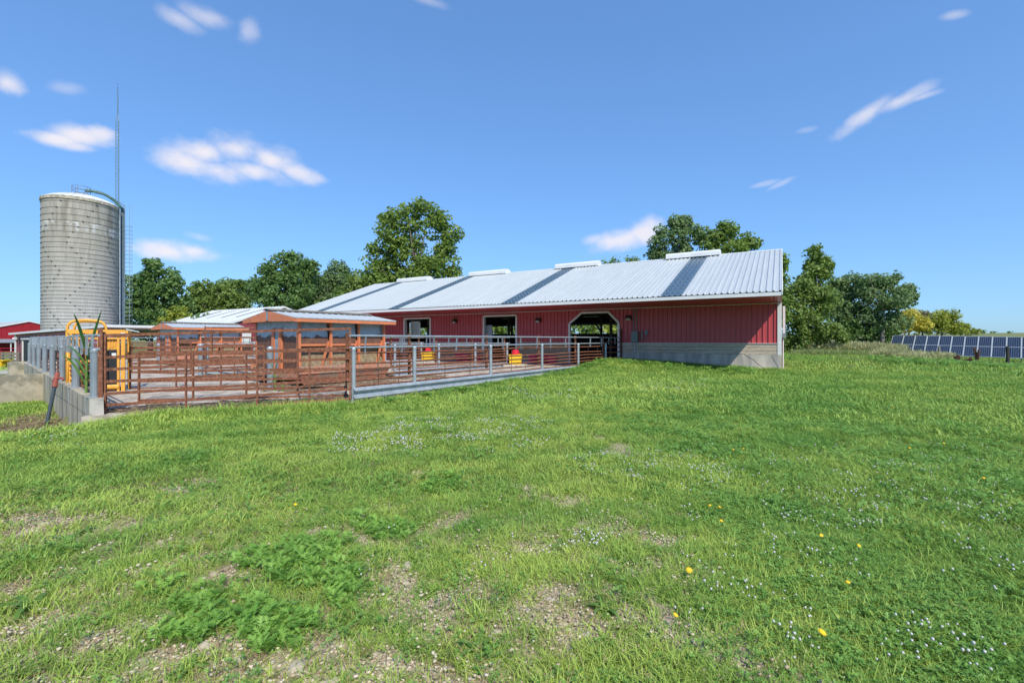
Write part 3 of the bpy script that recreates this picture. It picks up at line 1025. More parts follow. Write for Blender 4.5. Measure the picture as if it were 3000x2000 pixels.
def fence(name, label, p0, d, length, posts, zfun, big=False, guard=True, stays=True, rust_every=True, uprights=.6, postbase=None, seed=1, top=(1.68, 1.395), rails=(1.25, .99, .85, .71, .575, .43), end_skip=()):
    rr = random.Random(seed)
    ft = thing(name, label, "fence", (p0.x, p0.y, 0), math.atan2(d.y, d.x))
    pr = .078 if big else .052

    def W(s):
        return p0 + d * s
    for s in posts:
        q = W(s)
        zb = postbase(s) if postbase else zfun(q.x, q.y) - .15
        pm = MB()
        pm.tube([(s, 0, zb), (s, 0, top[1] - .03)], pr, 14)
        po = pm.build("post", GALVP if big else GALV, ft, smooth=False)
        MB().lathe([(pr + .006, -.05), (pr + .006, 0), (pr * .75, .035), (0.0, .045)], 14, (s, 0, top[1] - .03)).build("post_cap", GALVP if big else GALV, po)
        if rust_every:
            off = .0 if big else -pr - .05
            yo = -.14 if big else 0
            z0 = (zb + .05) if big else .62
            MB().box((s + off, yo if yo else .10, (z0 + top[0] + .07) / 2), (.06, .06, top[0] + .07 - z0)).build("steel_upright", RUST, ft)
    for z in top:
        MB().tube([(-.12, -.05 if big else 0, z), (length, -.05 if big else 0, z)], .024, 8).build("top_pipe", GALV, ft)
    s = .35
    while s < length - .2:
        if min(abs(s - p) for p in posts) > .12:
            lean = rr.uniform(-.05, .05)
            MB().bar((s, .0, top[0] - .01), (s + lean, .0, top[1] - .16), .05, .012, up=(1, 0, 0)).build("strut", GALVP, ft)
        s += uprights * rr.uniform(.85, 1.15)
    yoff = -.10 if big else .055
    for z in rails:
        pts = []
        n_ = max(2, int(length / 1.0))
        for k in range(n_ + 1):
            pts.append((length * k / n_, yoff + rr.gauss(0, .008), z + rr.gauss(0, .008) * (1.6 if z > 1.2 else 1)))
        MB().tube(pts, .027, 6).build("rail", RUST, ft)
    if stays:
        ps = list(posts)
        for a, b in zip(ps, ps[1:]):
            for u in (.36, .70):
                sx = a + (b - a) * u + rr.uniform(-.15, .15)
                MB().tube([(sx, yoff + .02, rails[0] + .02), (sx + rr.uniform(-.03, .03), yoff + .02, .8), (sx + rr.uniform(-.04, .04), yoff + .02, rails[-1] - .05)], .009, 5).build("stay", RUSTD, ft)
    if guard:
        # W-beam guard rail along the foot
        pf = [(.0, .0), (.02, .03), (.075, .06), (.02, .105), (.0, .15), (.02, .195), (.075, .24), (.02, .28), (.0, .31)]
        zb = .11
        segl = list(posts) + [length]
        for a, b in zip(segl, segl[1:]):
            if b - a < .3:
                continue
            g = MB()
            v = [(a - .05, -.06 - p, zb + q) for p, q in pf] + [(b - .06, -.06 - p, zb + q) for p, q in pf]
            v += [(x, y + .012, z) for x, y, z in v]
            nn = len(pf)
            fs = [(k, k + nn, k + nn + 1, k + 1) for k in range(nn - 1)] + [(2 * nn + k, 2 * nn + k + 1, 3 * nn + k + 1, 3 * nn + k) for k in range(nn - 1)]
            fs += [(nn - 1, 2 * nn - 1, 4 * nn - 1, 3 * nn - 1), (0, 2 * nn, 3 * nn, nn)]
            g.add(v, fs)
            g.build("guard_rail", GALV, ft)
    return ft


A_POSTS = [0.0, 1.96, 5.38, 8.68, 11.8, 14.8]
fenceA = fence("pipe_fence", "galvanised and rusty pipe fence with guard rail along the lawn edge", FA0, FAD, 14.85, A_POSTS, tz, seed=3, uprights=1.15)
MB().box((7.4, .1, -.02), (14.9, .16, .3)).build("kerb", CSTONE, fenceA)
# small red gate from the last post to the barn wall
rg = thing("red_gate", "red tube gate with white uprights between the last fence post and the barn wall", "gate")
pa = FA0 + FAD * 14.9
pb = Vector((wx(1822), YW - .12))
for z, mt_ in ((1.68, GALV), (1.45, RUST), (1.18, REDP), (.92, REDP), (.66, REDP)):
    mid = (pa + pb) / 2 + Vector((.12, -.05))
    MB().tube([(pa.x, pa.y, z), (mid.x, mid.y, z - .01), (pb.x, pb.y, z + .02)], .024, 8).build("rail", mt_ if z > 1.3 else HYDR, rg)
for u in (.12, .45, .78):
    p = pa.lerp(pb, u) + Vector((.11, -.05)) * (1 - abs(2 * u - 1))
    MB().bar((p.x, p.y, 1.68), (p.x, p.y, 1.34), .05, .02).build("strut", GALV, rg)
MB().box((pb.x, pb.y, 1.2), (.07, .07, 1.9)).build("gate_post", RUSTD, rg)

# the left fence on its concrete wall
retw = thing("concrete_wall", "long grey concrete wall with bolt holes under the left pipe fence", "wall", (FW0.x, FW0.y, 0), math.atan2(FWD.y, FWD.x))
MB().prism([(-.22, -.11, -1.1), (24.2, -.11, -1.1), (24.2, -.11, .30), (-.22, -.11, .38)], (0, .22, 0)).build("wall_body", CWALL, retw)
# local +Y of that frame looks to the camera's side (world -Y), so the outer face is +Y
fx = 1
MB().prism([(-.225, -.13, -.9), (-.225, .13, -.9), (-.225, .11, .375), (-.225, -.10, .375)], (-.06, 0, 0)).build("broken_end", CSTONE, retw)
th = math.atan2(FWD.y, FWD.x)
for k in range(22):
    MB().box((.1 + k * .34, .112, .02 - .012 * k * .34 + (.0)), (.045, .012, .028)).build("bolt_hole", BLACK, retw)
for k in range(1, 8):
    MB().box((k * 3.05 - 1.5, .112, -.35), (.012, .006, 1.3)).build("joint", DARK, retw)
W_POSTS = [k * 3.05 for k in range(8)]
fenceW = fence("wall_fence", "galvanised pipe fence with thick capped posts standing on the left concrete wall", FW0, FWD, 22.2, W_POSTS, tz, big=True, guard=False, stays=False, uprights=.75, seed=5,
               postbase=lambda s: .38 - .0035 * s)
for s in W_POSTS:
    zt_ = .385 - .0034 * s
    sb = MB()
    sb.box((s, 0, zt_ + .008), (.22, .25, .014))
    sb.box((s + .12, .122, zt_ - .2), (.07, .012, .42))
    sb.box((s + .12, -.122, zt_ - .2), (.07, .012, .42))
    sb.build("saddle_bracket", GALV, fenceW)

# side wall running towards us on the left
p = FW0 + FWD * 11.35
sw = thing("side_wall", "low stained concrete wall running off to the left from the fence wall", "wall", (p.x, p.y, 0))
sw["label"] = "low buff concrete wall stained dark, running off the picture at the left"
MB().prism([(-.1, .0, -1.1), (.1, .0, -1.1), (.1, .0, .33), (-.1, .0, .33)], (.35, -6.5, 0)).build("wall_body", CLEFT, sw)
# far end block of the long wall
p = FW0 + FWD * 24.3
bl = MB().box((p.x, p.y - .25, -.3), (.35, .9, 1.3)).build("wall_end_block", CLEFT, None)
tag(bl, "concrete block closing the far end of the fence wall", "block")

# ------------------------------------------------------------------ rusty gates


def gate(name, label, p0, p1, H, rails, ups, shorts=(), th_=.058, mat=RUST, group="rusty gates across the feed lots", topgap=True):
    p0, p1 = Vector(p0), Vector(p1)
    g = thing(name, label, "gate", p0, 0, group)
    v = p1 - p0
    hd = Vector((v.x, v.y, 0)).normalized()

    def Q(u, f):
        return v * u + Vector((0, 0, H * f))
    for f in rails:
        MB().bar(Q(0, f), Q(1, f), .03, th_).build("rail", mat, g)
    for u, f0, f1 in ups:
        MB().bar(Q(u, f0), Q(u, f1) , th_ * .9, .034, up=hd).build("upright", mat, g)
    for u, f0, f1 in shorts:
        MB().bar(Q(u, f0), Q(u, f1), th_ * .8, .03, up=hd).build("short_upright", mat, g)
    return g


FRA = (0, .136, .277, .427, .578, .728, 1.0)
gA0, gA1 = at(305, 9.52, hgt(1219, 9.52)), at(1029, 11.0, hgt(1167, 11.0))
gate1 = gate("tube_gate", "long rusty square-tube gate nearest the lawn with a high top rail", gA0, gA1, 1.69, FRA,
             [(0.005, -.015, 1.015), (.995, -.015, 1.015), (.30, 0, .728), (.585, 0, .728), (.81, 0, .728)], [(.40, .728, 1), (.755, .728, 1)])
mbp = MB().box((0, 0, .9), (.075, .075, 2.05), YAW + R_(38))
gp = mbp.build("gate_post", RUST)
gp.location = at(294, 9.5, -.1)
tag(gp, "tall rusty square hinge post at the corner of the concrete wall", "post")
F6 = (0.01, .2, .4, .6, .8, .99)
gB0, gB1 = at(404, 11.3, hgt(1174, 11.3)), at(1017, 12.15, hgt(1160, 12.15))
gate("tube_gate", "lower rusty gate just behind the nearest gate", gB0, gB1, 1.22, F6, [(0.005, -.03, 1.0), (.25, 0, 1), (.5, 0, 1), (.75, 0, 1), (.995, -.03, 1.0)])
gC0, gC1 = at(379, 14.0, hgt(1140, 14.0)), at(776, 15.0, hgt(1128, 15.0))
gate("tube_gate", "rusty gate third from the lawn, ending at the post before the big hay feeder", gC0, gC1, 1.3, F6, [(0.005, -.03, 1.0), (.33, 0, 1), (.66, 0, 1), (.995, -.03, 1.0)])
gD0, gD1 = at(600, 18.2, .12), at(770, 19.0, .14)
gate("tube_gate", "short rusty gate behind, right of the lone galvanised lot post", gD0, gD1, 1.55, F6 + (1.25,), [(0.005, -.03, 1.3), (.5, 0, 1), (.995, -.03, 1.0)])
gE0, gE1 = at(385, 20.5, .1), at(560, 19.5, .1)
gate("tube_gate", "rusty gate farthest back, in front of the small hay feeder", gE0, gE1, 1.35, F6, [(0.005, -.03, 1.0), (.5, 0, 1), (.995, -.03, 1.0)])


def lot_post(px, Z, top, label):
    q = at(px, Z, 0)
    o = thing("lot_post", label, "post", (q.x, q.y, float(yard_z(q.x, q.y))), group="galvanised posts inside the feed lots")
    MB().tube([(0, 0, 0), (0, 0, top)], .095, 14).build("pipe", GALVP, o)
    MB().lathe([(.10, -.05), (.10, 0), (.07, .05), (0, .06)], 14, (0, 0, top)).build("cap", GALV, o)
    return o


lot_post(792, 14.25, 1.24, "thick galvanised post in front of the big hay feeder's end")
lot_post(588, 18.3, 1.28, "thick galvanised post standing alone between the two hay feeders")
lot_post(466, 22.7, 1.26, "thick galvanised post in front of the small hay feeder's end")

DB = Vector((.115, .9934))
pB = Vector((-12.75, 12.6))
fence("pipe_fence", "inner pipe fence with guard rail ending at the nearer yellow waterer", pB, DB, 7.3, [0.1, 2.4, 4.7, 7.1], yard_z, seed=8, uprights=1.2)
DC = Vector((.155, .988))
pC = Vector((-20.1, 9.5))
fence("pipe_fence", "inner pipe fence with guard rail ending at the farther yellow waterer", pC, DC, 11.3, [0.1, 3.0, 5.9, 8.6, 11.1], yard_z, seed=9, uprights=1.4)
pD = Vector((-27.4, 15.6))
fence("pipe_fence", "pipe fence beyond the small hay feeder", pD, DC, 8.6, [0.1, 3.0, 5.9, 8.5], yard_z, seed=10)
pE = Vector((-34.5, 9.0))
fence("pipe_fence", "farthest pipe fence closing the lots at the left", pE, Vector((.1, .995)), 14, [0, 3, 6, 9, 12, 13.9], yard_z, guard=False, seed=12)

#@@LOTS
# ------------------------------------------------------------------ hay feeders


def make_feeder(loc, rz, label):
    L, Wd, ZE, ZRF = 3.9, 3.36, 2.21, 2.50
    fo = thing("hay_feeder", label, "hay feeder", loc, rz, "roofed hay feeders in the lots")
    # local: u along the long side (+X), v to the far side (+Y), corner of the eaves at the origin
    vm = Wd / 2
    for s in (0, 1):
        ya = -.03 if s == 0 else Wd + .03
        mb_ = MB()
        n_ = 16
        for k in range(n_):
            xa, xb = -.03 + (L + .06) * k / n_, -.03 + (L + .06) * (k + .86) / n_
            xc_, xd = -.03 + (L + .06) * (k + .93) / n_, -.03 + (L + .06) * (k + 1) / n_
            mb_.add([(xa, ya, ZE + .02), (xb, ya, ZE + .02), (xc_, ya, ZE + .04), (xd, ya, ZE + .02), (xa, vm, ZRF), (xb, vm, ZRF), (xc_, vm, ZRF + .02), (xd, vm, ZRF)],
                    [(0, 1, 5, 4), (1, 2, 6, 5), (2, 3, 7, 6)])
        mb_.prism([(-.03, ya, ZE - .0), (L + .03, ya, ZE), (L + .03, vm, ZRF - .02), (-.03, vm, ZRF - .02)], (0, 0, .012))
        mb_.build("roof_sheet", ROOF, fo)
        MB().box((L / 2, .0 if s == 0 else Wd, ZE - .045), (L, .04, .13)).build("fascia", ORANGE, fo)
    MB().prism([(-.06, vm - .25, ZRF + .0), (-.06, vm, ZRF + .075), (-.06, vm + .25, ZRF), (-.06, vm, ZRF + .04)], (L + .12, 0, 0)).build("ridge_cap", WOODD, fo)
    for x in (0.0, L):
        for s in (-1, 1):
            y0, y1 = vm, vm + s * vm
            MB().prism([(x, y0 + s * .07, ZRF - .02), (x, y1, ZE + .01), (x, y1, ZE - .10), (x, y0 + s * .07, ZE - .07)], (.035 if x else -.035, 0, 0)).build("gable_board", ORANGE, fo)
        MB().box((x, vm, ZRF - .16), (.06, .13, .33)).build("gable_strap", GALVD, fo)
    i = .3                                    # body inset
    xs_ = [i, i + 1.1, i + 2.2, L - i]
    for v in (i, Wd - i):
        for x in xs_:
            MB().box((x, v, 1.36), (.075, .075, 1.62)).build("post", ORANGE, fo)
        sg = 1 if v < vm else -1
        for xa, xb in zip(xs_, xs_[1:]):
            pn = MB().prism([(xa + .05, v + sg * .17, 2.12), (xb - .05, v + sg * .17, 2.12), (xb - .05, v + sg * .05, 1.40), (xa + .05, v + sg * .05, 1.40)], (0, sg * .015, 0))
            pn.build("hopper_panel", TIDE, fo)
            MB().bar((xa + .03, v + sg * .05, 1.37), (xb - .03, v + sg * .05, 1.37), .05, .07).build("cross_beam", ORANGE, fo)
            MB().bar((xb - .05, v + sg * .05, 1.50), (xb - .30, v + sg * .02, .70), .07, .05).build("brace", ORANGE, fo)
            fb = MB()
            hh = [(.0, .70), (.10, .93), (.22, 1.0), (.30, 1.18), (.34, 1.50)]
            m_ = 9
            vv, ff = [], []
            for k in range(m_ + 1):
                x = xa + .02 + (xb - xa - .04) * k / m_
                for (q, z) in hh:
                    vv.append((x, v + sg * (q - .02), z - .1 + random.gauss(0, .025)))
            nh = len(hh)
            for k in range(m_):
                for j in range(nh - 1):
                    a_ = k * nh + j
                    ff.append((a_, a_ + nh, a_ + nh + 1, a_ + 1))
            fb.add(vv, ff)
            fb.build("hay", FEED, fo, kind="stuff")
        # trough: flared side with a lip
        MB().prism([(i - .12, v - sg * .22, .70), (L - i + .12, v - sg * .22, .70), (L - i + .12, v - sg * .22, .46), (i - .12, v - sg * .22, .46)], (0, sg * .05, 0)).build("trough_lip", ORANGED, fo)
        MB().prism([(i - .1, v - sg * .20, .46), (L - i + .1, v - sg * .20, .46), (L - i - .05, v - sg * .04, .09), (i + .12, v - sg * .04, .09)], (0, sg * .05, 0)).build("trough_side", ORANGED, fo)
        MB().box((L / 2, v + sg * .06, .55), (L - .5, .5, .06)).build("trough_floor", FEED, fo)
        MB().box((L / 2, v + sg * .35, .06), (L - .5, .14, .12)).build("skid", BLACK, fo)
    for x in (i, L - i):
        sx = -1 if x < 1 else 1
        MB().box((x, vm, 1.37), (.03, Wd - 2 * i - .08, 1.62)).build("end_panel", TIDE, fo)
        for q in (-.32, .12):
            MB().box((x + sx * .05, vm + q, 1.25), (.07, .17, 1.35)).build("channel", ORANGE, fo)
        MB().box((x + sx * .045, vm - .10, 1.25), (.03, .22, 1.3)).build("channel_web", GALVD, fo)
        MB().box((x, vm, .44), (.05, Wd - 2 * i + .1, .3)).build("end_board", ORANGED, fo)
        MB().box((x + sx * .03, vm - .62, 1.86), (.01, .12, .16)).build("sign_plate", WHITE, fo)
    return fo


f1 = at(865, 14.0)
rzf = math.atan2(FAD.y, FAD.x)
f1z = float(yard_z(f1.x, f1.y))
feeder1 = make_feeder((f1.x, f1.y, f1z - .04), rzf, "big orange hay feeder with metal roof, nearest the rusty gates")
f2 = at(508, 24.8)
dup(feeder1, (f2.x, f2.y, float(yard_z(f2.x, f2.y)) - .08), rzf, "orange hay feeder farther back at the left, looking smaller")

# ------------------------------------------------------------------ waterers and tubs


def make_waterer(loc, rz, label):
    w = thing("cattle_waterer", label, "waterer", loc, rz, "yellow cattle waterers in the lots")
    MB().prism([(-.6, -.45, 0), (.6, -.45, 0), (.6, .45, 0), (-.6, .45, 0)], (0, 0, .16)).build("plinth", CONC, w)
    bd = MB()
    pr = [(-.27, .16), (-.30, .22), (-.30, .52), (-.34, .56), (-.34, .66), (.34, .66), (.34, .56), (.30, .52), (.30, .22), (.27, .16)]
    bd.prism([(x, -.30, z) for x, z in pr], (0, .6, 0))
    bd.build("tank", YELP, w)
    MB().lathe([(.20, .66), (.20, .72), (.18, .84), (.12, .90), (0, .91)], 16).build("lid", REDP, w)
    MB().box((.2, 0, .665), (.2, .5, .02)).build("bowl_rim", YELP, w)
    return w


q = at(1510, 23.0)
wat = make_waterer((q.x, q.y, float(yard_z(q.x, q.y))), R_(30), "nearer yellow waterer with red lid, before the wide angled doorway's left side")
q = at(1254, 27.0)
dup(wat, (q.x, q.y, float(yard_z(q.x, q.y))), R_(25), "farther yellow waterer with red lid, before the left doorway")


def make_tub(loc, label):
    t = thing("feed_tub", label, "tub", loc, 0, "crimson feed tubs along the barn wall")
    MB().lathe([(.20, 0), (.22, .02), (.27, .40), (.29, .42), (.29, .45), (.26, .45), (.24, .25), (.19, .06), (0, .05)], 18).build("bucket", MAG, t)
    rb = MB()
    for k in range(12):
        a = k * math.pi / 6
        rb.bar((.23 * math.cos(a), .23 * math.sin(a), .05), (.272 * math.cos(a), .272 * math.sin(a), .38), .02, .03)
    rb.build("rib", MAG, t)
    return t


TUBS = [(1562, "left"), (1589, "middle"), (1617, "right"), (1343, "left"), (1364, "middle"), (1394, "right"), (1131, "left"), (1151, "right")]
tub0 = None
for k, (px, w_) in enumerate(TUBS):
    trio = "left of the wide angled doorway" if k < 3 else "between the left and middle doorways" if k < 6 else "beside the big hay feeder's right end"
    lab = f"crimson plastic feed tub, {w_} one of the {'three' if k < 6 else 'two'} {trio}"
    x = (YW - .75) * tana(px)
    loc = (x, YW - .75 + (k % 2) * .12, float(yard_z(x, YW - .7)))
    if tub0 is None:
        tub0 = make_tub(loc, lab)
    else:
        dup(tub0, loc, k * .7, lab)

# ------------------------------------------------------------------ squeeze chute (yellow)
q = at(367, 13.6)
ch = thing("cattle_chute", "yellow cattle squeeze chute with round top hoops behind the wall fence", "cattle chute", (q.x, q.y, float(yard_z(q.x, q.y))), YAW + R_(28))
ch.scale = (.80, .62, .955)
# local: X to camera right, Y away; right front corner at the origin
Wc, Dc, Hc = 1.62, 1.1, 1.82


def hoop(x0, x1, y, zt_, r, name="hoop"):
    pts = [(x0, y, .1), (x0, y, zt_ - .32)]
    for k in range(9):
        a = math.pi - math.pi * k / 8
        xx = (x0 + x1) / 2 + (x1 - x0) / 2 * (abs(math.cos(a)) ** .6) * (1 if math.cos(a) > 0 else -1)
        pts.append((xx, y, zt_ - .32 + .32 * math.sin(a) ** .7))
    pts += [(x1, y, zt_ - .32), (x1, y, Hc - .1)]
    MB().tube(pts, r, 10).build(name, YEL, ch, smooth=True)


hoop(-1.62, -.55, .0, 2.19, .042)
hoop(-1.52, -.62, .38, 2.17, .04)
for x, y, w in ((-.06, 0, .11), (-.20, .02, .07), (-.06, Dc, .1), (-1.15, 0, .08), (-1.5, Dc, .1), (-1.52, 0, .09), (-.75, 0, .07)):
    MB().box((x, y, Hc / 2), (w, .1, Hc)).build("frame_post", YEL, ch)
for y in (0, Dc):
    MB().box((-Wc / 2, y, Hc + .02), (Wc, .12, .13)).build("top_beam", YEL, ch)
    MB().box((-Wc / 2, y + .0, Hc - .18), (Wc - .1, .05, .05)).build("rail", YEL, ch)
for x in (-.06, -1.5):
    MB().bar((x, .06, Hc + .03), (x, Dc - .06, Hc + .03), .1, .1).build("side_beam", YEL, ch)
MB().box((-.08, -.08, Hc - .02), (.36, .06, .16)).build("top_bracket", YEL, ch)
MB().box((-.05, -.115, Hc - .03), (.12, .006, .05)).build("maker_plate", WHITE, ch)
MB().box((-.36, .06, .72), (.24, .05, 1.12)).build("rubber_panel", BLACK, ch)
MB().box((-.62, .10, .66), (.2, .05, 1.1)).build("rubber_panel", BLACK, ch)
MB().box((-.33, .025, 1.12), (.13, .01, .13)).build("notice", WHITE, ch)
MB().box((-.42, .12, 1.45), (.46, .05, .32)).build("side_panel", YEL, ch)
for k in range(6):
    MB().bar((-.62 + k * .08, .08, 1.33), (-.62 + k * .08, .08, 1.62), .025).build("grille_bar", YEL, ch)
MB().tube([(-.52, -.02, .14), (-.18, -.02, .14)], .07, 12).build("roller", YEL, ch)
for z in (.35, .65, .95, 1.25):
    MB().box((-1.13, .03, z), (.7, .05, .06)).build("bar", YEL, ch)
MB().box((-1.25, .5, .95), (.1, .5, 1.5)).build("side_gate", YEL, ch)
MB().box((-.9, .62, .7), (1.2, .04, 1.1)).build("rear_panel", DARK, ch)
MB().bar((-.2, .5, .05), (-1.5, .5, .05), 1.0, .06).build("floor_plate", RUSTD, ch)
MB().tube([(-.05, .4, Hc + .1), (.35, .4, Hc + .02)], .02, 6).build("lever", GALVD, ch)

# ------------------------------------------------------------------ hydrant
hb, ht = at(138, 11.9), at(169, 12.35)
z0, z1 = hgt(1233, 11.9) - .05, hgt(1090, 12.35)
hy = thing("yard_hydrant", "leaning yard hydrant with dark pipe and faded red head by the concrete wall", "hydrant", (hb.x, hb.y, z0))
dv = Vector((ht.x - hb.x, ht.y - hb.y, z1 - z0))
MB().tube([(0, 0, 0), dv * .72], .042, 10).build("pipe", BLUEK, hy)
MB().tube([dv * .70, dv * .76, dv * .76, dv * .86, dv * .86, dv * 1.0], [.06, .06, .045, .05, .06, .045], 10).build("head", HYDR, hy)
sd = Vector((COSY, SINY, 0))
MB().tube([dv * .88, dv * .88 + sd * .16, dv * .84 + sd * .2], .03, 8).build("spout", HYDR, hy)
MB().bar(dv * .97, dv * .8 - sd * .09, .02, .035).build("handle", HYDR, hy)

#@@FAR
# ------------------------------------------------------------------ other buildings


def gable_barn(name, label, x_r, y_r, zr, w, zer, length, zb, mat, roofmat, back=None, slits=0, parts=None):
    """ridge along -X from the gable apex at (x_r, y_r, zr); eaves at y_r -/+ w, height zer"""
    b = thing(name, label, "barn", (x_r, y_r, 0))
    MB().prism([(-.05, -w + .3, zb), (-.05, w - .3, zb), (-.05, w - .3, zer + .08), (-.05, 0, zr - .04), (-.05, -w + .3, zer + .08)], (-length + .1, 0, 0)).build("wall", mat, b)
    n_ = int(w * 2 / .9)
    g = MB()
    for k in range(n_ * 3):
        y = -w + .35 + k * (2 * w - .7) / (n_ * 3 - 1)
        zt_ = zr - (zr - zer) * abs(y) / w - .06
        g.box((-.035, y, (zb + zt_) / 2), (.03, .05, zt_ - zb))
    g.build("siding_ribs", mat, b, kind="stuff")
    for s in (-1, 1):
        MB().prism([(.1, s * w, zer), (.1, 0, zr), (-length, 0, zr), (-length, s * w, zer)], (0, 0, .05)).build("roof_slope", roofmat, b)
        MB().prism([(.1, s * w, zer - .16), (.1, s * w, zer + .05), (.1, 0, zr + .05), (.1, 0, zr - .16)], (.04, 0, 0)).build("rake_board", WHITE, b)
    MB().box((-length / 2, -w, zer - .07), (length, .04, .16)).build("fascia", WHITE, b)
    rbm = MB()
    for k in range(int(length / .6)):
        x = -.3 - k * .6
        rbm.bar((x, -w, zer + .065), (x, 0, zr + .065), .05, .03)
    rbm.build("roof_ribs", roofmat, b, kind="stuff")
    for k in range(slits):
        x = -length * (.14 + .2 * k)
        MB().prism([(x, -w * .62, zer + (zr - zer) * .38 + .075), (x - .25, -w * .62, zer + (zr - zer) * .38 + .075), (x - .25, -w * .12, zer + (zr - zer) * .88 + .075), (x, -w * .12, zer + (zr - zer) * .88 + .075)], (0, 0, .012)).build("skylight_strip", DARK, b)
    return b


ROOFW = simple("white_steel_roofing", (0.66, 0.68, 0.70), (0.58, 0.61, 0.64), 1.2, 0.5, mapping=(2, .4, .4))
ap = at(832, 54)
mid = gable_barn("red_barn", "red gabled barn with white roof and dark skylight slits behind the hay feeders", ap.x, ap.y, hgt(898, 54), 6.75, 3.15, 16.3, -.3, REDS, ROOFW, slits=4)
# its overhead door, seen between the feeders
MB().box((.02, -5.0, 1.7), (.05, 2.2, 1.1)).build("overhead_door", WHITE, mid)
MB().box((.01, -5.0, .6), (.04, 2.2, 1.5)).build("dark_doorway_sheet", DARK, mid)  # dark sheet on the gable stands in for the shaded opening
ap = at(85, 84)
lb = gable_barn("red_barn", "bright red gabled barn with grey roof at the far left edge", ap.x, ap.y, hgt(940, 84), 6.5, 3.1, 26, -1.2, REDL, simple("grey_steel_roofing", (0.40, 0.44, 0.46), (0.46, 0.50, 0.52), 1, .5))
MB().prism([(.3, -7.5, 1.5), (3.6, -7.5, .95), (3.6, 1.5, .95), (.3, 1.5, 1.5)], (0, 0, .12)).build("lean_to_roof", GALVD, lb)
for y in (-7.2, -3, 1.2):
    MB().box((3.4, y, 0), (.12, .12, 2.0)).build("lean_to_post", WHITE, lb)

# low shed in front of the silo
s0 = at(46, 43)
shed = thing("low_shed", "low faded red shed with a white edge and wide dark doorway before the silo", "shed", (s0.x, s0.y, 0))
za, zb2, zbs = hgt(979, 43), hgt(979, 43) + .42, -.75
LS = 22
MB().prism([(0, 0, zbs), (LS, 0, zbs), (LS, 0, zb2 - .1), (0, 0, za - .1)], (0, .1, 0)).build("front_wall", REDS, shed)
MB().prism([(0, .12, zbs), (.1, .12, zbs), (.1, .12, za - .1), (0, .12, za - .1)], (0, 6, 0)).build("side_wall", REDS, shed)
MB().prism([(-.35, -.4, za - .05), (LS + .3, -.4, zb2 - .05), (LS + .3, -.4, zb2 + .12), (-.35, -.4, za + .12)], (0, 8, 0)).build("roof_slab", WHITE, shed)
MB().box((.12, -.05, (za + zbs) / 2), (.34, .06, za - zbs - .1)).build("corner_trim", WHITE, shed)
MB().box((8.5, -.05, .35), (11.5, .06, 2.2)).build("dark_doorway_sheet", BLACK, shed)  # black sheet over the wall, painting the shade inside the doorway
MB().box((2.55, -.1, .35), (.14, .08, 2.2)).build("door_edge", WHITE, shed)
MB().box((9, -.12, za - .42), (13.5, .1, .16)).build("door_track", WHITE, shed)
MB().box((16.5, -.1, .3), (3.2, .08, 2.0)).build("sliding_door", WHITE, shed)
rb_ = MB()
for k in range(24):
    x = .35 + k * .9
    rb_.box((x, -.012, (za + zbs) / 2), (.05, .022, za - zbs - .2))
rb_.build("siding_ribs", REDS, shed, kind="stuff")
fl = thing("flood_light", "twin white floodlight on the low red shed's corner", "floodlight", (s0.x + 1.3, s0.y - .1, za - .35))
for dx in (-.28, .28):
    MB().tube([(0, -.05, .05), (dx, -.25, -.08)], [.05, .12], 8).build("lamp_head", WHITE, fl)
MB().box((0, -.04, .05), (.14, .06, .12)).build("mount", WHITE, fl)

# wooden rail pen at the far left
wp = at(30, 37)
pn = thing("plank_fence", "short grey wooden plank fence beside the low red shed", "fence", (wp.x, wp.y, tz(wp.x, wp.y)), YAW)
for k in range(4):
    MB().box((0, 0, .25 + k * .27), (1.5, .05, .16)).build("plank", WOODD, pn)
for x in (-.68, 0, .68):
    MB().box((x, .05, .6), (.12, .1, 1.25)).build("post", WOODD, pn)
q = at(2, 36)
yb = MB()
yb.box((0, 0, .3), (.8, .6, .45))
yb.box((.1, 0, .56), (1.0, .7, .08))
yo = yb.build("feed_box", YELP)
yo.location = (q.x, q.y, tz(q.x, q.y))
yo.rotation_euler = (0, 0, YAW)
tag(yo, "yellow feed box cut off by the left picture edge", "feed box")
q = at(20, 46)
rg2 = thing("red_gate", "red tube gate in front of the bright red barn at the far left", "gate", (q.x, q.y, tz(q.x, q.y)), YAW)
for k in range(4):
    MB().tube([(-3.5, 0, .35 + k * .32), (2.0, 0, .35 + k * .32)], .03, 6).build("rail", REDP, rg2)
for x in (-3.5, -.7, 2.0):
    MB().tube([(x, 0, 0), (x, 0, 1.35)], .03, 6).build("upright", REDP, rg2)

# ------------------------------------------------------------------ silo


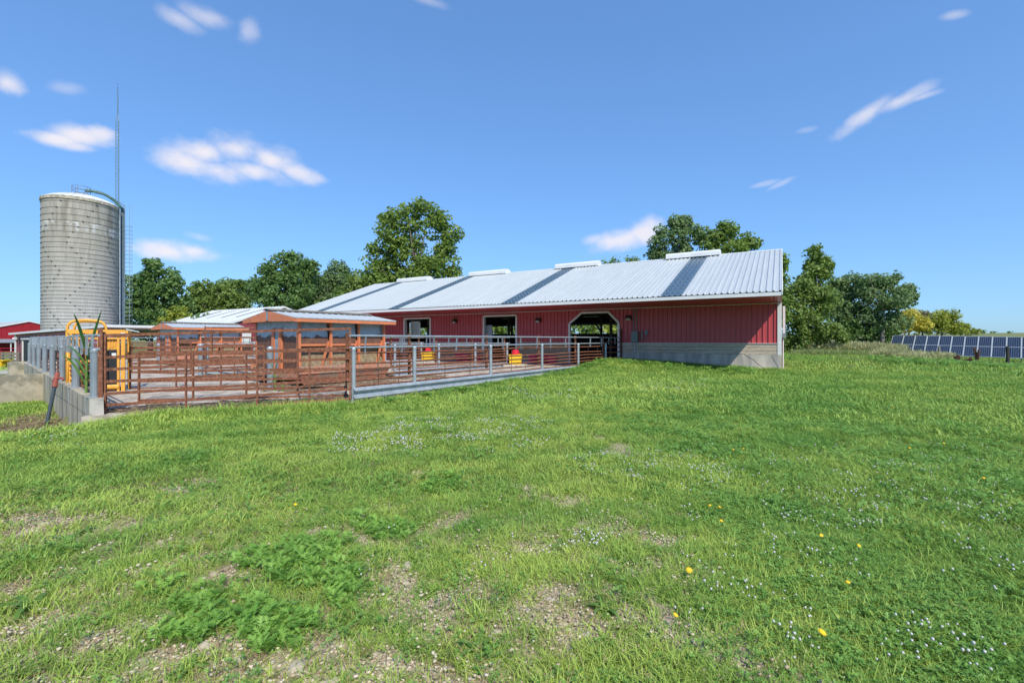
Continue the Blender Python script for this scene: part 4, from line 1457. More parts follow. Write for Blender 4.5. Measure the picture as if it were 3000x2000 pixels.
def silo_mat():
    m, nt, b, out = new_mat("stave_concrete")
    tc = nt.nodes.new("ShaderNodeTexCoord")
    sp = nt.nodes.new("ShaderNodeSeparateXYZ")
    nt.links.new(tc.outputs["Object"], sp.inputs[0])
    an = nt.nodes.new("ShaderNodeMath")
    an.operation = "ARCTAN2"
    nt.links.new(sp.outputs[1], an.inputs[0])
    nt.links.new(sp.outputs[0], an.inputs[1])
    cb = nt.nodes.new("ShaderNodeCombineXYZ")
    mu = nt.nodes.new("ShaderNodeMath")
    mu.operation = "MULTIPLY"
    mu.inputs[1].default_value = 76 / (2 * math.pi)
    nt.links.new(an.outputs[0], mu.inputs[0])
    nt.links.new(mu.outputs[0], cb.inputs[0])
    mz = nt.nodes.new("ShaderNodeMath")
    mz.operation = "MULTIPLY"
    mz.inputs[1].default_value = 1 / .76
    nt.links.new(sp.outputs[2], mz.inputs[0])
    nt.links.new(mz.outputs[0], cb.inputs[1])
    bk = nt.nodes.new("ShaderNodeTexBrick")
    nt.links.new(cb.outputs[0], bk.inputs["Vector"])
    bk.inputs["Scale"].default_value = 1.0
    bk.inputs["Brick Width"].default_value = 1.0
    bk.inputs["Row Height"].default_value = 1.0
    bk.inputs["Mortar Size"].default_value = 0.03
    bk.inputs["Color1"].default_value = (0.435, 0.43, 0.405, 1)
    bk.inputs["Color2"].default_value = (0.365, 0.36, 0.34, 1)
    bk.inputs["Mortar"].default_value = (0.30, 0.29, 0.26, 1)
    bk.offset = .5
    mr = nt.nodes.new("ShaderNodeMapRange")
    mr.inputs[1].default_value, mr.inputs[2].default_value = 2, 13
    nt.links.new(sp.outputs[2], mr.inputs[0])
    lime = mixc(nt, mr.outputs[0], bk.outputs["Color"], (0.90, 0.86, 0.77), "MULTIPLY")
    st = noise(nt, 1.3, 5, .6, mapping=(1, 1, .12))
    f = ramp(nt, st, [(0.52, (0, 0, 0)), (0.70, (.8, .8, .8))])
    mr2 = nt.nodes.new("ShaderNodeMapRange")
    mr2.inputs[1].default_value, mr2.inputs[2].default_value = 6, 15
    nt.links.new(sp.outputs[2], mr2.inputs[0])
    mm_ = nt.nodes.new("ShaderNodeMath")
    mm_.operation = "MULTIPLY"
    nt.links.new(f, mm_.inputs[0])
    nt.links.new(mr2.outputs[0], mm_.inputs[1])
    col = mixc(nt, mm_.outputs[0], lime, (0.13, 0.115, 0.09))
    # whitewash remains in the band below the rim
    zb_ = nt.nodes.new("ShaderNodeMath")
    zb_.operation = "COMPARE"
    zb_.inputs[1].default_value, zb_.inputs[2].default_value = 14.15, .45
    nt.links.new(sp.outputs[2], zb_.inputs[0])
    fl1 = nt.nodes.new("ShaderNodeVectorMath")
    fl1.operation = "FLOOR"
    nt.links.new(cb.outputs[0], fl1.inputs[0])
    wno = nt.nodes.new("ShaderNodeTexWhiteNoise")
    wno.noise_dimensions = "2D"
    nt.links.new(fl1.outputs[0], wno.inputs["Vector"])
    wsum = nt.nodes.new("ShaderNodeMath")
    wsum.operation = "MULTIPLY_ADD"
    nt.links.new(noise(nt, 5, 5, .65, mapping=(1, 1, .35)), wsum.inputs[0])
    wsum.inputs[1].default_value = 1.3
    nt.links.new(wno.outputs["Value"], wsum.inputs[2])
    wn_ = ramp(nt, wsum.outputs[0], [(0.98, (0, 0, 0)), (1.0, (0, 0, 0))])
    wmr = nt.nodes.new("ShaderNodeMapRange")
    wmr.inputs[1].default_value, wmr.inputs[2].default_value = 1.15, 1.75
    nt.links.new(wsum.outputs[0], wmr.inputs[0])
    wn_ = wmr.outputs[0]
    m3 = nt.nodes.new("ShaderNodeMath")
    m3.operation = "MULTIPLY"
    nt.links.new(zb_.outputs[0], m3.inputs[0])
    nt.links.new(wn_, m3.inputs[1])
    col = mixc(nt, m3.outputs[0], col, (0.58, 0.59, 0.58))
    nt.links.new(col, b.inputs["Base Color"])
    b.inputs["Roughness"].default_value = .9
    b.inputs["Specular IOR Level"].default_value = .2
    bump(nt, b, bk.outputs["Fac"], -0.4, .03)
    return m


SD, SR = at(238, 49.1), 3.07
ZB, ZTOP = -1.0, hgt(597, 49.1)
silo = thing("silo", "tall grey concrete stave silo with steel hoops and white domed roof", "silo", (SD.x, SD.y, ZB))
HS = ZTOP - ZB
MB().lathe([(SR, 0), (SR, HS)], 76).build("stave_wall", silo_mat(), silo)
MB().lathe([(SR + .02, HS - .3), (SR + .09, HS - .28), (SR + .09, HS), (SR - .02, HS + .05)], 64).build("rim", CLEFT, silo, smooth=False)
DOME = simple("white_dome_panels", (.72, .74, .74), (.62, .63, .62), 1.5, .4, c3=(.5, .49, .46))
mb = MB()
nn = 24
for k in range(nn):
    a0, a1 = 2 * math.pi * k / nn, 2 * math.pi * (k + 1) / nn
    pr = [(SR + .02, 0), (SR * .75, .42), (SR * .45, .72), (SR * .12, .90)]
    pts = [((r) * math.cos(a), (r) * math.sin(a), HS + .03 + z) for r, z in pr for a in (a0, a1)]
    mbk = MB().add(pts, [(0, 1, 3, 2), (2, 3, 5, 4), (4, 5, 7, 6)])
    for (r, z), (r2, z2) in zip(pr, pr[1:]):
        mbk.bar((r * math.cos(a0), r * math.sin(a0), HS + .05 + z), (r2 * math.cos(a0), r2 * math.sin(a0), HS + .05 + z2), .07, .05)
    mbk.build("dome_panel", DOME, silo)
MB().lathe([(SR * .14, HS + .9), (SR * .12, HS + 1.02), (0, HS + 1.08)], 16).build("dome_cap", GALVD, silo)
HOOP = simple("weathered_hoop_steel", (.17, .17, .165), (.25, .245, .235), 3, .6, .3)
lugs = MB()
z = HS - .55
k = 0
base_a = math.atan2(-SD.y, -SD.x)
while z > .4:
    v, f = [], []
    n_ = 56
    MB().lathe([(SR + .004, z - .018), (SR + .038, z), (SR + .004, z + .018)], n_).build("hoop", HOOP, silo)
    zz = abs(((k * .075) % 1.0) * 2 - 1) - .5
    for off in (-.9, 0.0, 1.05):
        a = base_a + off + zz * .78
        q = Vector((math.cos(a), math.sin(a), 0)) * (SR + .05)
        lugs.box((q.x, q.y, z), (.05, .15, .06), a)
    z -= .72 - .50 * (1 - z / HS) ** .7 if z > HS * .05 else .2
    k += 1
lugs.build("hoop_lugs", simple("dark_lug_iron", (.05, .05, .05), (.07, .07, .07), 3, .7), silo, kind="stuff")
# chute, ladder and cage on the right side
ra = base_a + R_(84)


def sp_(a, r, z):
    return (r * math.cos(a), r * math.sin(a), z)


for da, nm in ((-.10, "filler_pipe"), (.03, "filler_pipe")):
    MB().tube([sp_(ra + da, SR + .12, .2), sp_(ra + da, SR + .12, HS - .2)], .06, 8).build(nm, GALV, silo)
MB().tube([sp_(ra + .1, SR + .32, .2), sp_(ra + .1, SR + .32, HS + .2)], .17, 10).build("unloader_chute", simple("blue_grey_chute_paint", (.10, .15, .18), (.14, .20, .23), 3, .5), silo)
GRN = simple("green_steel_paint", (.05, .13, .11), (.07, .16, .13), 3, .5)
pts = []
for t in np.linspace(0, 1, 14):
    r = SR * .10 + (SR + .3 - SR * .10) * t
    zz = HS + 1.45 + .25 * math.sin(t * 2.4) - 1.6 * t ** 2.4
    pts.append(sp_(ra, r, zz))
MB().tube(pts, .15, 10).build("goose_neck", GRN, silo, smooth=True)
for side in (-.14, .14):
    MB().tube([sp_(ra + .14 + side * .45, SR + .5, .3), sp_(ra + .14 + side * .45, SR + .5, HS + .6)], .025, 6).build("ladder_rail", GALVD, silo)
for k in range(28):
    zc = 3.0 + k * .46
    if k % 1 == 0 and zc < HS + .6:
        c = Vector(sp_(ra + .14, SR + .5, zc))
        ring = [(c.x + .36 * math.cos(a) * 1 + math.cos(ra) * .3, c.y + .36 * math.sin(a) + math.sin(ra) * .3, zc) for a in np.linspace(0, 2 * math.pi, 11)]
        MB().tube(ring, .018, 5, cap=False).build("cage_ring", GALVD, silo)
for a in (0, 1.2, 2.4, 3.6, 4.8):
    c = Vector(sp_(ra + .14, SR + .5, 0))
    MB().tube([(c.x + .36 * math.cos(a) + math.cos(ra) * .3, c.y + .36 * math.sin(a) + math.sin(ra) * .3, 3), (c.x + .36 * math.cos(a) + math.cos(ra) * .3, c.y + .36 * math.sin(a) + math.sin(ra) * .3, HS + .6)], .012, 5).build("cage_bar", GALVD, silo)
# guard rail on the dome
for h in (.35, .75, 1.15):
    rg_ = [(.75 * math.cos(a), .75 * math.sin(a), HS + .62 + h) for a in np.linspace(0, 2 * math.pi, 17)]
    MB().tube(rg_, .022, 5, cap=False).build("guard_hoop", HOOP, silo)
for k in range(6):
    a = k * math.pi / 3 + .4
    MB().tube([(.75 * math.cos(a), .75 * math.sin(a), HS + .6), (.75 * math.cos(a), .75 * math.sin(a), HS + 1.77)], .022, 5).build("guard_post", HOOP, silo)
for o_ in (-.28, .28):
    pts = []
    for t in np.linspace(0.1, 1, 10):
        r = .75 + (SR + .5 - .75) * t
        zz = HS + 1.35 + .2 * math.sin(t * 2.2) - 1.15 * t ** 2
        c = sp_(ra, r, zz)
        pts.append((c[0] - math.sin(ra) * o_, c[1] + math.cos(ra) * o_, zz))
    MB().tube(pts, .022, 5).build("walkway_rail", HOOP, silo)

# ------------------------------------------------------------------ antenna mast
AM = at(345, 57)
ANT = simple("mast_steel", (.14, .22, .26), (.18, .27, .31), 3, .5, .3)
mast = thing("radio_mast", "slender lattice radio mast rising behind the silo", "mast", (AM.x, AM.y, -1))
hz = hgt(355, 57) + 1
w0 = .20
legs = [Vector((w0 * math.cos(a), w0 * math.sin(a), 0)) for a in (.3, .3 + 2.094, .3 + 4.189)]
for l in legs:
    MB().tube([l, l + Vector((0, 0, hz)), Vector((0, 0, hz + .9))], .035, 5).build("leg", ANT, mast)
br = MB()
n_ = int(hz / .45)
for k in range(n_):
    for j in range(3):
        a, b_ = legs[j], legs[(j + 1) % 3]
        z0, z1 = hz * k / n_, hz * (k + 1) / n_
        br.tube([a + Vector((0, 0, z0)), b_ + Vector((0, 0, z1))], .016, 3, cap=False)
br.build("lattice", ANT, mast, kind="stuff")
ht_ = hgt(260, 57) + 1
MB().tube([(0, 0, hz + .6), (0, 0, ht_)], [.07, .035], 6).build("antenna", ANT, mast)
for k in range(9):
    z = hz + 1.2 + k * .42
    MB().tube([(-.16, .0, z), (.16, 0, z + .1)], .02, 4).build("dipole", ANT, mast)

# ------------------------------------------------------------------ solar panels
S0, S1 = at(2616, 53.0), at(2993, 45.5)
sdir = (Vector((S1.x, S1.y, 0)) - Vector((S0.x, S0.y, 0)))
ncol = 10
cw = sdir.length / ncol
sdir.normalize()
snorm = Vector((sdir.y, -sdir.x, 0))
if snorm.dot(Vector((S0.x, S0.y, 0))) > 0:
    snorm = -snorm
PV = None


def pv_mat():
    m, nt, b, out = new_mat("solar_cells")
    tc = nt.nodes.new("ShaderNodeTexCoord")
    sp = nt.nodes.new("ShaderNodeSeparateXYZ")
    nt.links.new(tc.outputs["UV"], sp.inputs[0])
    col = (0.008, 0.020, 0.048)
    f = None
    for axis, nn_, wd in ((0, 6, .07), (1, 10, .035)):
        mu = nt.nodes.new("ShaderNodeMath")
        mu.operation = "MULTIPLY"
        mu.inputs[1].default_value = nn_
        nt.links.new(sp.outputs[axis], mu.inputs[0])
        fr = nt.nodes.new("ShaderNodeMath")
        fr.operation = "FRACT"
        nt.links.new(mu.outputs[0], fr.inputs[0])
        lt = nt.nodes.new("ShaderNodeMath")
        lt.operation = "LESS_THAN"
        lt.inputs[1].default_value = wd
        nt.links.new(fr.outputs[0], lt.inputs[0])
        if f is None:
            f = lt.outputs[0]
        else:
            mx = nt.nodes.new("ShaderNodeMath")
            mx.operation = "MAXIMUM"
            nt.links.new(f, mx.inputs[0])
            nt.links.new(lt.outputs[0], mx.inputs[1])
            f = mx.outputs[0]
    nt.links.new(mixc(nt, f, col, (0.27, 0.33, 0.40)), b.inputs["Base Color"])
    b.inputs["Roughness"].default_value = .3
    b.inputs["Specular IOR Level"].default_value = .22
    return m


PV = pv_mat()
ALU = simple("aluminium_frame", (.55, .57, .58), (.50, .52, .54), 3, .4, .5)
arr = thing("solar_array", "long tilted row of dark blue solar panels at the right edge", "solar panels", (S0.x, S0.y, 0))
tilt = R_(36)
sv = (-snorm * math.cos(tilt) + Vector((0, 0, math.sin(tilt))))      # up the slope, away from the viewer
pn_ = sdir.cross(sv)
if pn_.dot(snorm) < 0:
    pn_ = -pn_
mh = 1.70
mod = bpy.data.meshes.new("solar_module")
for c in range(ncol + 4):
    zt_ = hgt(983, 53.0) + (hgt(988.5, 45.5) - hgt(983, 53.0)) * c / ncol
    o0 = sdir * (c * cw) + Vector((0, 0, zt_)) - sv * (2 * mh + .03)
    for r in range(2):
        a = o0 + sv * (r * (mh + .03)) + sdir * .02
        e1, e2 = sdir * (cw - .04), sv * mh
        cell = MB()
        q0 = [a + sdir * .035 + sv * .035, a + e1 - sdir * .035 + sv * .035, a + e1 + e2 - sdir * .035 - sv * .035, a + e2 + sdir * .035 - sv * .035]
        cell.prism([p + pn_ * .0 for p in q0], pn_ * .025)
        me = cell.mesh("solar_module", PV)
        uv = me.uv_layers.new(name="UVMap")
        corner = {0: (0, 0), 1: (1, 0), 2: (1, 1), 3: (0, 1)}
        for lp in me.loops:
            uv.data[lp.index].uv = corner[lp.vertex_index % 4]
        so_ = link("solar_module", me, arr)
        fr = MB()
        for p, q in ((a, a + e1), (a + e2, a + e1 + e2), (a, a + e2), (a + e1, a + e1 + e2)):
            fr.bar(p + pn_ * .02, q + pn_ * .02, .045, .04, up=pn_)
        fr.build("module_frame", ALU, so_)
    if c % 3 == 1:
        for d_ in (.25, 1.5):
            p = o0 + sv * (d_ * 1.9)
            MB().tube([(p.x, p.y, p.z - .06), (p.x, p.y, -2.2)], .05, 8).build("leg", GALV, arr)

for px, Z, t_, b_, lab in ((2751, 37, 1014, 1056, "grey weathered wooden post before the solar panels"), (2952, 30, 1014, 1068, "dark wooden post before the solar panels near the right edge")):
    q = at(px, Z)
    zb_ = tz(q.x, q.y) - .1
    h = hgt(t_, Z) - zb_
    po = MB().tube([(0, 0, 0), (0.01, 0, h * .5), (.0, .01, h)], [.10, .095, .09], 9).build("wooden_post", simple("pale_old_post_wood", (.26, .24, .21), (.18, .165, .14), 4, .9, mapping=(4, 4, .5)) if px < 2800 else simple("dark_post_wood", (.035, .032, .028), (.06, .055, .048), 4, .9, mapping=(4, 4, .5)))
    po.location = (q.x, q.y, zb_)
    tag(po, lab, "post", "wooden posts by the solar panels")

#@@TREES
# ------------------------------------------------------------------ trees


def leaf_cloud(centers, radii, n, leaf, r):
    """leaf quads gathered in puffs"""
    w = radii ** 2
    idx = r.choice(len(centers), n, p=w / w.sum())
    d = r.normal(size=(n, 3))
    d /= np.linalg.norm(d, axis=1)[:, None]
    rad = radii[idx] * r.uniform(.35, 1.0, n) ** .5 * r.uniform(.8, 1.12, n)
    pos = centers[idx] + d * rad[:, None] * np.array([1, 1, .82])
    nr_ = d * .9 + r.normal(scale=.55, size=(n, 3)) + np.array([0, 0, .35])
    nr_ /= np.linalg.norm(nr_, axis=1)[:, None]
    t = np.cross(nr_, r.normal(size=(n, 3)))
    t /= np.linalg.norm(t, axis=1)[:, None]
    b_ = np.cross(nr_, t)
    ls = leaf * r.uniform(.65, 1.35, n)[:, None]
    v = np.stack([pos - t * ls * .62, pos + b_ * ls * .40, pos + t * ls * .62, pos - b_ * ls * .40], 1)
    v[:, 1] -= nr_ * ls * .12
    v[:, 3] -= nr_ * ls * .12
    return v.reshape(-1, 3), np.arange(4 * n).reshape(n, 4), idx


def tree(name, label, Z, blobs, mat, leaf=.30, cat="tree", group=None, cover=5.0, trunk=None, bark=None, seed=0, puff=.30, gap=1.0, limbs=True, pr=None, dscale=.8):
    """blobs: the crown's lobes as (column, row, half width, half height) seen at forward distance Z"""
    r = np.random.default_rng(seed + 100)
    k = Z / F
    xm = sum(b_[0] * b_[2] for b_ in blobs) / sum(b_[2] for b_ in blobs)
    base = at(trunk if trunk else xm, Z)
    zb_ = tz(base.x, base.y) - .2
    t = thing(name, label, cat, (base.x, base.y, zb_), 0, group)
    fw = Vector((-SINY, COSY, 0))
    C, Rr, lobe = [], [], []
    area = 0
    for bi, (px, py, rx, ry) in enumerate(blobs):
        c = at(px, Z, hgt(py, Z))
        a, h = rx * k, ry * k
        area += math.pi * rx * ry
        m_ = max(5, int(gap * 9 * (a * h / (puff * max(a, h)) ** 2) ** .9 * .35) + 6)
        pr_ = pr or max(.35, puff * min(a, h) * 1.15)
        m_ = int(gap * 5.5 * (a * h) / (pr_ * pr_)) + 7
        d = r.normal(size=(m_, 3))
        d /= np.linalg.norm(d, axis=1)[:, None]
        rad = r.uniform(.0, 1, m_) ** (1 / 2.6)
        off = d * rad[:, None] * np.array([a, a * dscale, h]) * .86
        wv = np.array([[COSY, SINY, 0], [-SINY, COSY, 0], [0, 0, 1]])
        C.append(off @ wv + np.array(c) + np.array(fw) * r.uniform(-.3, .3) * a)
        Rr.append(pr_ * r.uniform(.6, 1.25, m_))
    C, Rr = np.concatenate(C), np.concatenate(Rr)
    n = int(cover * area / ((leaf / k) ** 2 * .5))
    n = min(n, 34000)
    v, f, idx = leaf_cloud(C, Rr, n, leaf, r)
    v = v - np.array([base.x, base.y, zb_])
    me = npmesh("crown", v, f, [mat])
    tint = np.clip(np.repeat(r.uniform(0, 1, len(C))[idx] * .55 + r.uniform(0, .45, n), 4), 0, 1)
    a_ = me.attributes.new("tint", "FLOAT", "POINT")
    a_.data.foreach_set("value", tint.astype(np.float32))
    link("crown", me, t)
    # trunk and limbs reaching into the lobes
    bk = bark or BARK
    top_ = max(C[:, 2]) - zb_
    cx_ = np.average(C[:, 0]) - base.x
    cy_ = np.average(C[:, 1]) - base.y
    r0 = .022 * top_ + .05
    tp = [Vector((0, 0, 0)), Vector((cx_ * .1, cy_ * .1, top_ * .25)), Vector((cx_ * .5 + r.normal() * .2, cy_ * .5, top_ * .55)), Vector((cx_, cy_, top_ * .86))]
    MB().tube(tp, [r0, r0 * .8, r0 * .5, r0 * .15], 9).build("trunk", bk, t, smooth=True)
    if limbs:
        order = r.permutation(len(C))[:min(14, len(C))]
        for j in order:
            e = Vector(C[j]) - Vector((base.x, base.y, zb_))
            hh_ = max(.15 * top_, min(e.z - .1 * top_, top_ * .75))
            u = hh_ / top_
            s_ = tp[1].lerp(tp[2], min(1, max(0, (u - .25) / .3)))
            m_ = s_.lerp(e, .5) + Vector((0, 0, -.03 * top_))
            MB().tube([s_, m_, e], [r0 * .38, r0 * .22, r0 * .07], 5).build("limb", bk, t, smooth=True)
    return t


GL = "trees in the row left of the long barn"
tree("broadleaf_tree", "dark broadleaf tree right behind the silo with a gap in its crown", 66, [(455, 815, 62, 52), (410, 850, 45, 60), (455, 870, 55, 45), (510, 840, 36, 42), (390, 920, 40, 55), (470, 925, 70, 52), (530, 900, 32, 60), (445, 770, 30, 16)], L_DARK, .36, group=GL, seed=1, trunk=440, gap=.9)
tree("broadleaf_tree", "low mid green tree between the dark silo tree and the tall pair", 78, [(600, 850, 55, 36), (660, 860, 55, 42), (620, 905, 75, 45), (690, 900, 55, 50), (560, 900, 40, 40), (705, 835, 28, 18)], L_MID, .42, group=GL, seed=2)
tree("broadleaf_tree", "round topped dark green tree with three heads, middle of the left row", 72, [(850, 790, 70, 55), (790, 800, 36, 46), (905, 785, 28, 34), (760, 850, 40, 45), (860, 860, 75, 55), (800, 880, 50, 45), (845, 748, 40, 16)], L_DARK, .38, group=GL, seed=3)
tree("broadleaf_tree", "feathery mid green tree right of the three headed tree", 76, [(985, 800, 42, 42), (960, 840, 60, 50), (1020, 835, 40, 45), (930, 880, 55, 35), (1000, 885, 60, 40), (880, 895, 40, 30)], L_BLUE, .36, group=GL, seed=4)
tree("broadleaf_tree", "light green bushy tree low against the barn's left roof end", 62, [(1070, 840, 60, 48), (1120, 830, 45, 40), (1010, 870, 45, 40), (1080, 890, 85, 38), (960, 905, 60, 30)], L_MID, .36, group=GL, seed=5)
tree("broadleaf_tree", "hazy tree far behind, filling the gap left of the three headed tree", 96, [(690, 860, 80, 45), (600, 890, 90, 50), (760, 850, 50, 40), (540, 905, 60, 45)], L_BLUE, .5, group=GL, seed=23, limbs=False)
tree("broadleaf_tree", "hazy tree far behind, filling the gap right of the three headed tree", 96, [(930, 830, 55, 40), (1040, 850, 90, 55), (940, 880, 90, 50)], L_MID, .5, group=GL, seed=24, limbs=False)
tree("shrub", "yellow green shrub at the foot of the silo tree", 60, [(515, 920, 30, 28), (545, 935, 24, 26), (490, 945, 24, 22)], L_LIME, .30, "shrub", seed=6, limbs=False)
tree("broadleaf_tree", "dark undergrowth tree low behind the rusty gates", 58, [(420, 965, 70, 32), (520, 968, 60, 30), (600, 955, 60, 36)], L_DARK, .34, seed=7, limbs=False)
tree("oak_tree", "tallest tree, big open two-lobed crown above the barn's left roof half", 60, [(1190, 640, 62, 44), (1265, 650, 50, 55), (1150, 690, 56, 50), (1320, 690, 34, 50), (1200, 715, 50, 38), (1095, 735, 30, 16), (1110, 770, 50, 42), (1165, 790, 40, 40),
     (1300, 740, 42, 34), (1270, 790, 60, 42), (1330, 790, 32, 50), (1210, 820, 70, 35), (1310, 830, 50, 30), (1120, 820, 45, 30), (1240, 610, 40, 20), (1130, 635, 20, 24), (1160, 740, 55, 36), (1245, 775, 40, 30)], L_OAK, .36, cover=4.2, seed=8, trunk=1222, gap=.8, pr=1.05)
GP = "poplars behind the barn roof"
tree("poplar_tree", "blue green poplar above the barn roof beside the right ridge vent", 52, [(1990, 690, 45, 42), (1935, 700, 30, 38), (2045, 690, 32, 38), (1915, 740, 26, 22), (1980, 745, 80, 30), (1975, 655, 24, 24), (2010, 650, 20, 18), (2000, 810, 70, 50)], L_BLUE, .30, group=GP, seed=9, pr=.7)
tree("poplar_tree", "brighter green poplar leaning over the barn roof right of the blue green one", 50, [(2130, 690, 44, 36), (2125, 665, 22, 24), (2185, 712, 36, 26), (2090, 710, 36, 30), (2210, 715, 20, 12), (2130, 740, 70, 24), (2130, 810, 70, 50)], L_OAK, .30, group=GP, seed=10, pr=.7)
tree("poplar_tree", "small thin poplar tops peeping over the ridge between two vents", 70, [(1800, 765, 26, 12), (1840, 762, 18, 14), (1775, 772, 18, 8), (1865, 765, 10, 10), (1820, 830, 50, 50)], L_OAK, .30, group=GP, seed=11, cover=1.8, pr=.6)
tree("poplar_tree", "poplar crown half hidden behind the barn's right gable edge", 44, [(2282, 785, 22, 26), (2290, 760, 16, 18), (2288, 815, 16, 16), (2270, 900, 40, 60)], L_OAK, .26, group=GP, seed=12, pr=.5)
GR = "trees and bushes right of the barn"
tree("poplar_tree", "slender green poplar standing tallest right of the barn", 52, [(2385, 745, 26, 30), (2415, 760, 22, 24), (2380, 790, 34, 34), (2410, 800, 36, 30), (2430, 775, 14, 12), (2365, 830, 44, 34), (2400, 860, 46, 40)], L_OAK, .27, group=GR, seed=13, pr=.55, trunk=2395)
tree("broadleaf_tree", "bushy green tree against the barn's right corner", 46, [(2330, 860, 44, 38), (2380, 890, 60, 50), (2320, 920, 40, 60), (2360, 960, 60, 50), (2320, 1000, 35, 35), (2345, 840, 30, 20)], L_MID, .27, group=GR, seed=14, pr=.75)
tree("broadleaf_tree", "mixed green tree between the slender poplar and the white limbed tree", 56, [(2470, 850, 40, 44), (2500, 840, 40, 40), (2440, 900, 50, 50), (2490, 920, 60, 60), (2440, 830, 12, 24)], L_BLUE, .27, group=GR, seed=15, pr=.75)
tree("broadleaf_tree", "wide green tree with pale dead limbs, leftmost behind the solar panels", 54, [(2540, 820, 38, 24), (2585, 830, 45, 34), (2530, 860, 44, 40), (2600, 880, 60, 40), (2625, 810, 12, 18), (2650, 860, 36, 24), (2665, 845, 14, 10), (2560, 930, 60, 50), (2620, 940, 50, 40), (2670, 875, 16, 12)], L_BLUE, .27, group=GR, seed=16, bark=BARKP, pr=.7, trunk=2585)
tree("shrub", "rounded leafy bush below the slender poplar", 46, [(2430, 970, 44, 30), (2400, 985, 40, 24), (2465, 985, 26, 22)], L_MID, .26, "shrub", group=GR, seed=17, limbs=False)
tree("broadleaf_tree", "dark bush at the edge of the tall grass", 55, [(2520, 975, 60, 36), (2580, 975, 50, 34), (2480, 960, 40, 40)], L_DARK, .26, "bush", group=GR, seed=18, limbs=False)
GY = "yellowing bushes behind the solar panels"
tree("bush", "yellow bush at the left end of the solar panels", 62, [(2650, 930, 34, 28), (2685, 945, 30, 34), (2640, 955, 30, 24)], L_YEL, .26, "bush", group=GY, seed=19, limbs=False, pr=.7)
tree("bush", "grey olive bush in the middle of the yellow bushes", 64, [(2695, 925, 36, 24), (2720, 945, 32, 32)], leaf_mat("olive_foliage", (0.17, 0.17, 0.075), (0.32, 0.3, 0.13)), .26, "bush", group=GY, seed=20, pr=.6)
tree("bush", "largest yellow green bush behind the solar panels", 62, [(2760, 935, 42, 24), (2745, 955, 44, 26), (2790, 955, 34, 24), (2780, 925, 24, 12)], L_LIME, .26, "bush", group=GY, seed=21, limbs=False, pr=.7)
tree("bush", "low yellow green bush at the right end of the bushes", 64, [(2820, 962, 34, 16), (2845, 972, 24, 9), (2800, 970, 30, 14)], L_LIME, .24, "bush", group=GY, seed=22, limbs=False, pr=.5)
# dead branches
dt = at(2620, 56)
dz = tz(dt.x, dt.y)
dead = thing("dead_tree", "bare pale forked trunk by the left end of the solar panels", "dead tree", (dt.x, dt.y, dz))


def bare_tree(root, top, r0, spread, seed, mat):
    r = random.Random(seed)

    def grow(p, d, ln, rad, depth, par):
        q = p + d * ln
        m_ = p.lerp(q, .5) + Vector((r.gauss(0, .05), r.gauss(0, .05), 0)) * ln
        o = MB().tube([p, m_, q], [rad, rad * .8, rad * .55], 5).build("trunk" if par is None else "branch", mat, root)
        if depth > 0:
            for _ in range(2 if depth > 1 else 3):
                dd = (d + Vector((r.gauss(0, spread), r.gauss(0, spread), r.gauss(.05, spread * .6)))).normalized()
                grow(q, dd, ln * r.uniform(.55, .8), rad * .55, depth - 1, o)
    grow(Vector((0, 0, 0)), Vector((0, 0, 1)), top, r0, 3, None)


bare_tree(dead, 2.4, .11, .45, 4, BARKP)
d2_ = at(2745, 63)
dead2 = thing("dead_tree", "bare twiggy grey branches rising above the yellow bushes", "dead tree", (d2_.x, d2_.y, tz(d2_.x, d2_.y)))
bare_tree(dead2, 3.0, .09, .5, 9, BARK)
# trees along the far rise and the wood behind the barn seen through its openings
for k, (px, h) in enumerate(((2858, 12), (2880, 10), (2912, 5), (2960, 4))):
    q = at(px, 420)
    tree("distant_tree", ["tiny round tree on the far rise, leftmost", "tiny round tree on the far rise, second from the left", "tiny low tree on the far rise, third from the left", "tiny low tree on the far rise near the right edge"][k], 420,
         [(px, 974 - h * .3, 10, h * .7)], L_DARK, 1.2, group="tiny trees on the far rise", seed=30 + k, limbs=False, cover=2.2)
for k, (px, py) in enumerate(((1260, 965), (1420, 962), (1490, 960), (1610, 965), (1700, 960), (1780, 960), (1860, 965))):
    tree("broadleaf_tree", ["tree behind the barn seen through the left doorway", "tree behind the barn seen through the middle doorway's left half", "tree behind the barn seen through the middle doorway's right half", "tree behind the barn hidden between the doorways", "tree behind the barn seen through the wide doorway's left half", "tree behind the barn seen through the wide doorway's right half", "tree behind the barn, right of the wide doorway"][k],
         52, [(px, py, 70, 45), (px + 25, py - 10, 50, 40)], L_LIME if k % 2 else L_OAK, .34, group="wood behind the barn", seed=50 + k, limbs=False, cover=1.6)

#@@PLANTS
# ------------------------------------------------------------------ corn plants and weeds


def strip_leaf(mb_, base, az, length, width, rise, droop, segs=6, mi=0):
    """a long curved leaf with a folded midrib"""
    d = Vector((math.cos(az), math.sin(az), 0))
    sdv = Vector((-math.sin(az), math.cos(az), 0))
    pts = []
    for k in range(segs + 1):
        t = k / segs
        c = Vector(base) + d * (length * (t * .75)) + Vector((0, 0, rise * length * t - droop * length * t * t))
        w = width * math.sin(math.pi * min(.97, .18 + .80 * t)) ** .8
        pts += [c - sdv * w * .5 + Vector((0, 0, w * .22)), c, c + sdv * w * .5 + Vector((0, 0, w * .22))]
    f = []
    for k in range(segs):
        a = k * 3
        f += [(a, a + 1, a + 4, a + 3), (a + 1, a + 2, a + 5, a + 4)]
    mb_.add(pts, f, mi)


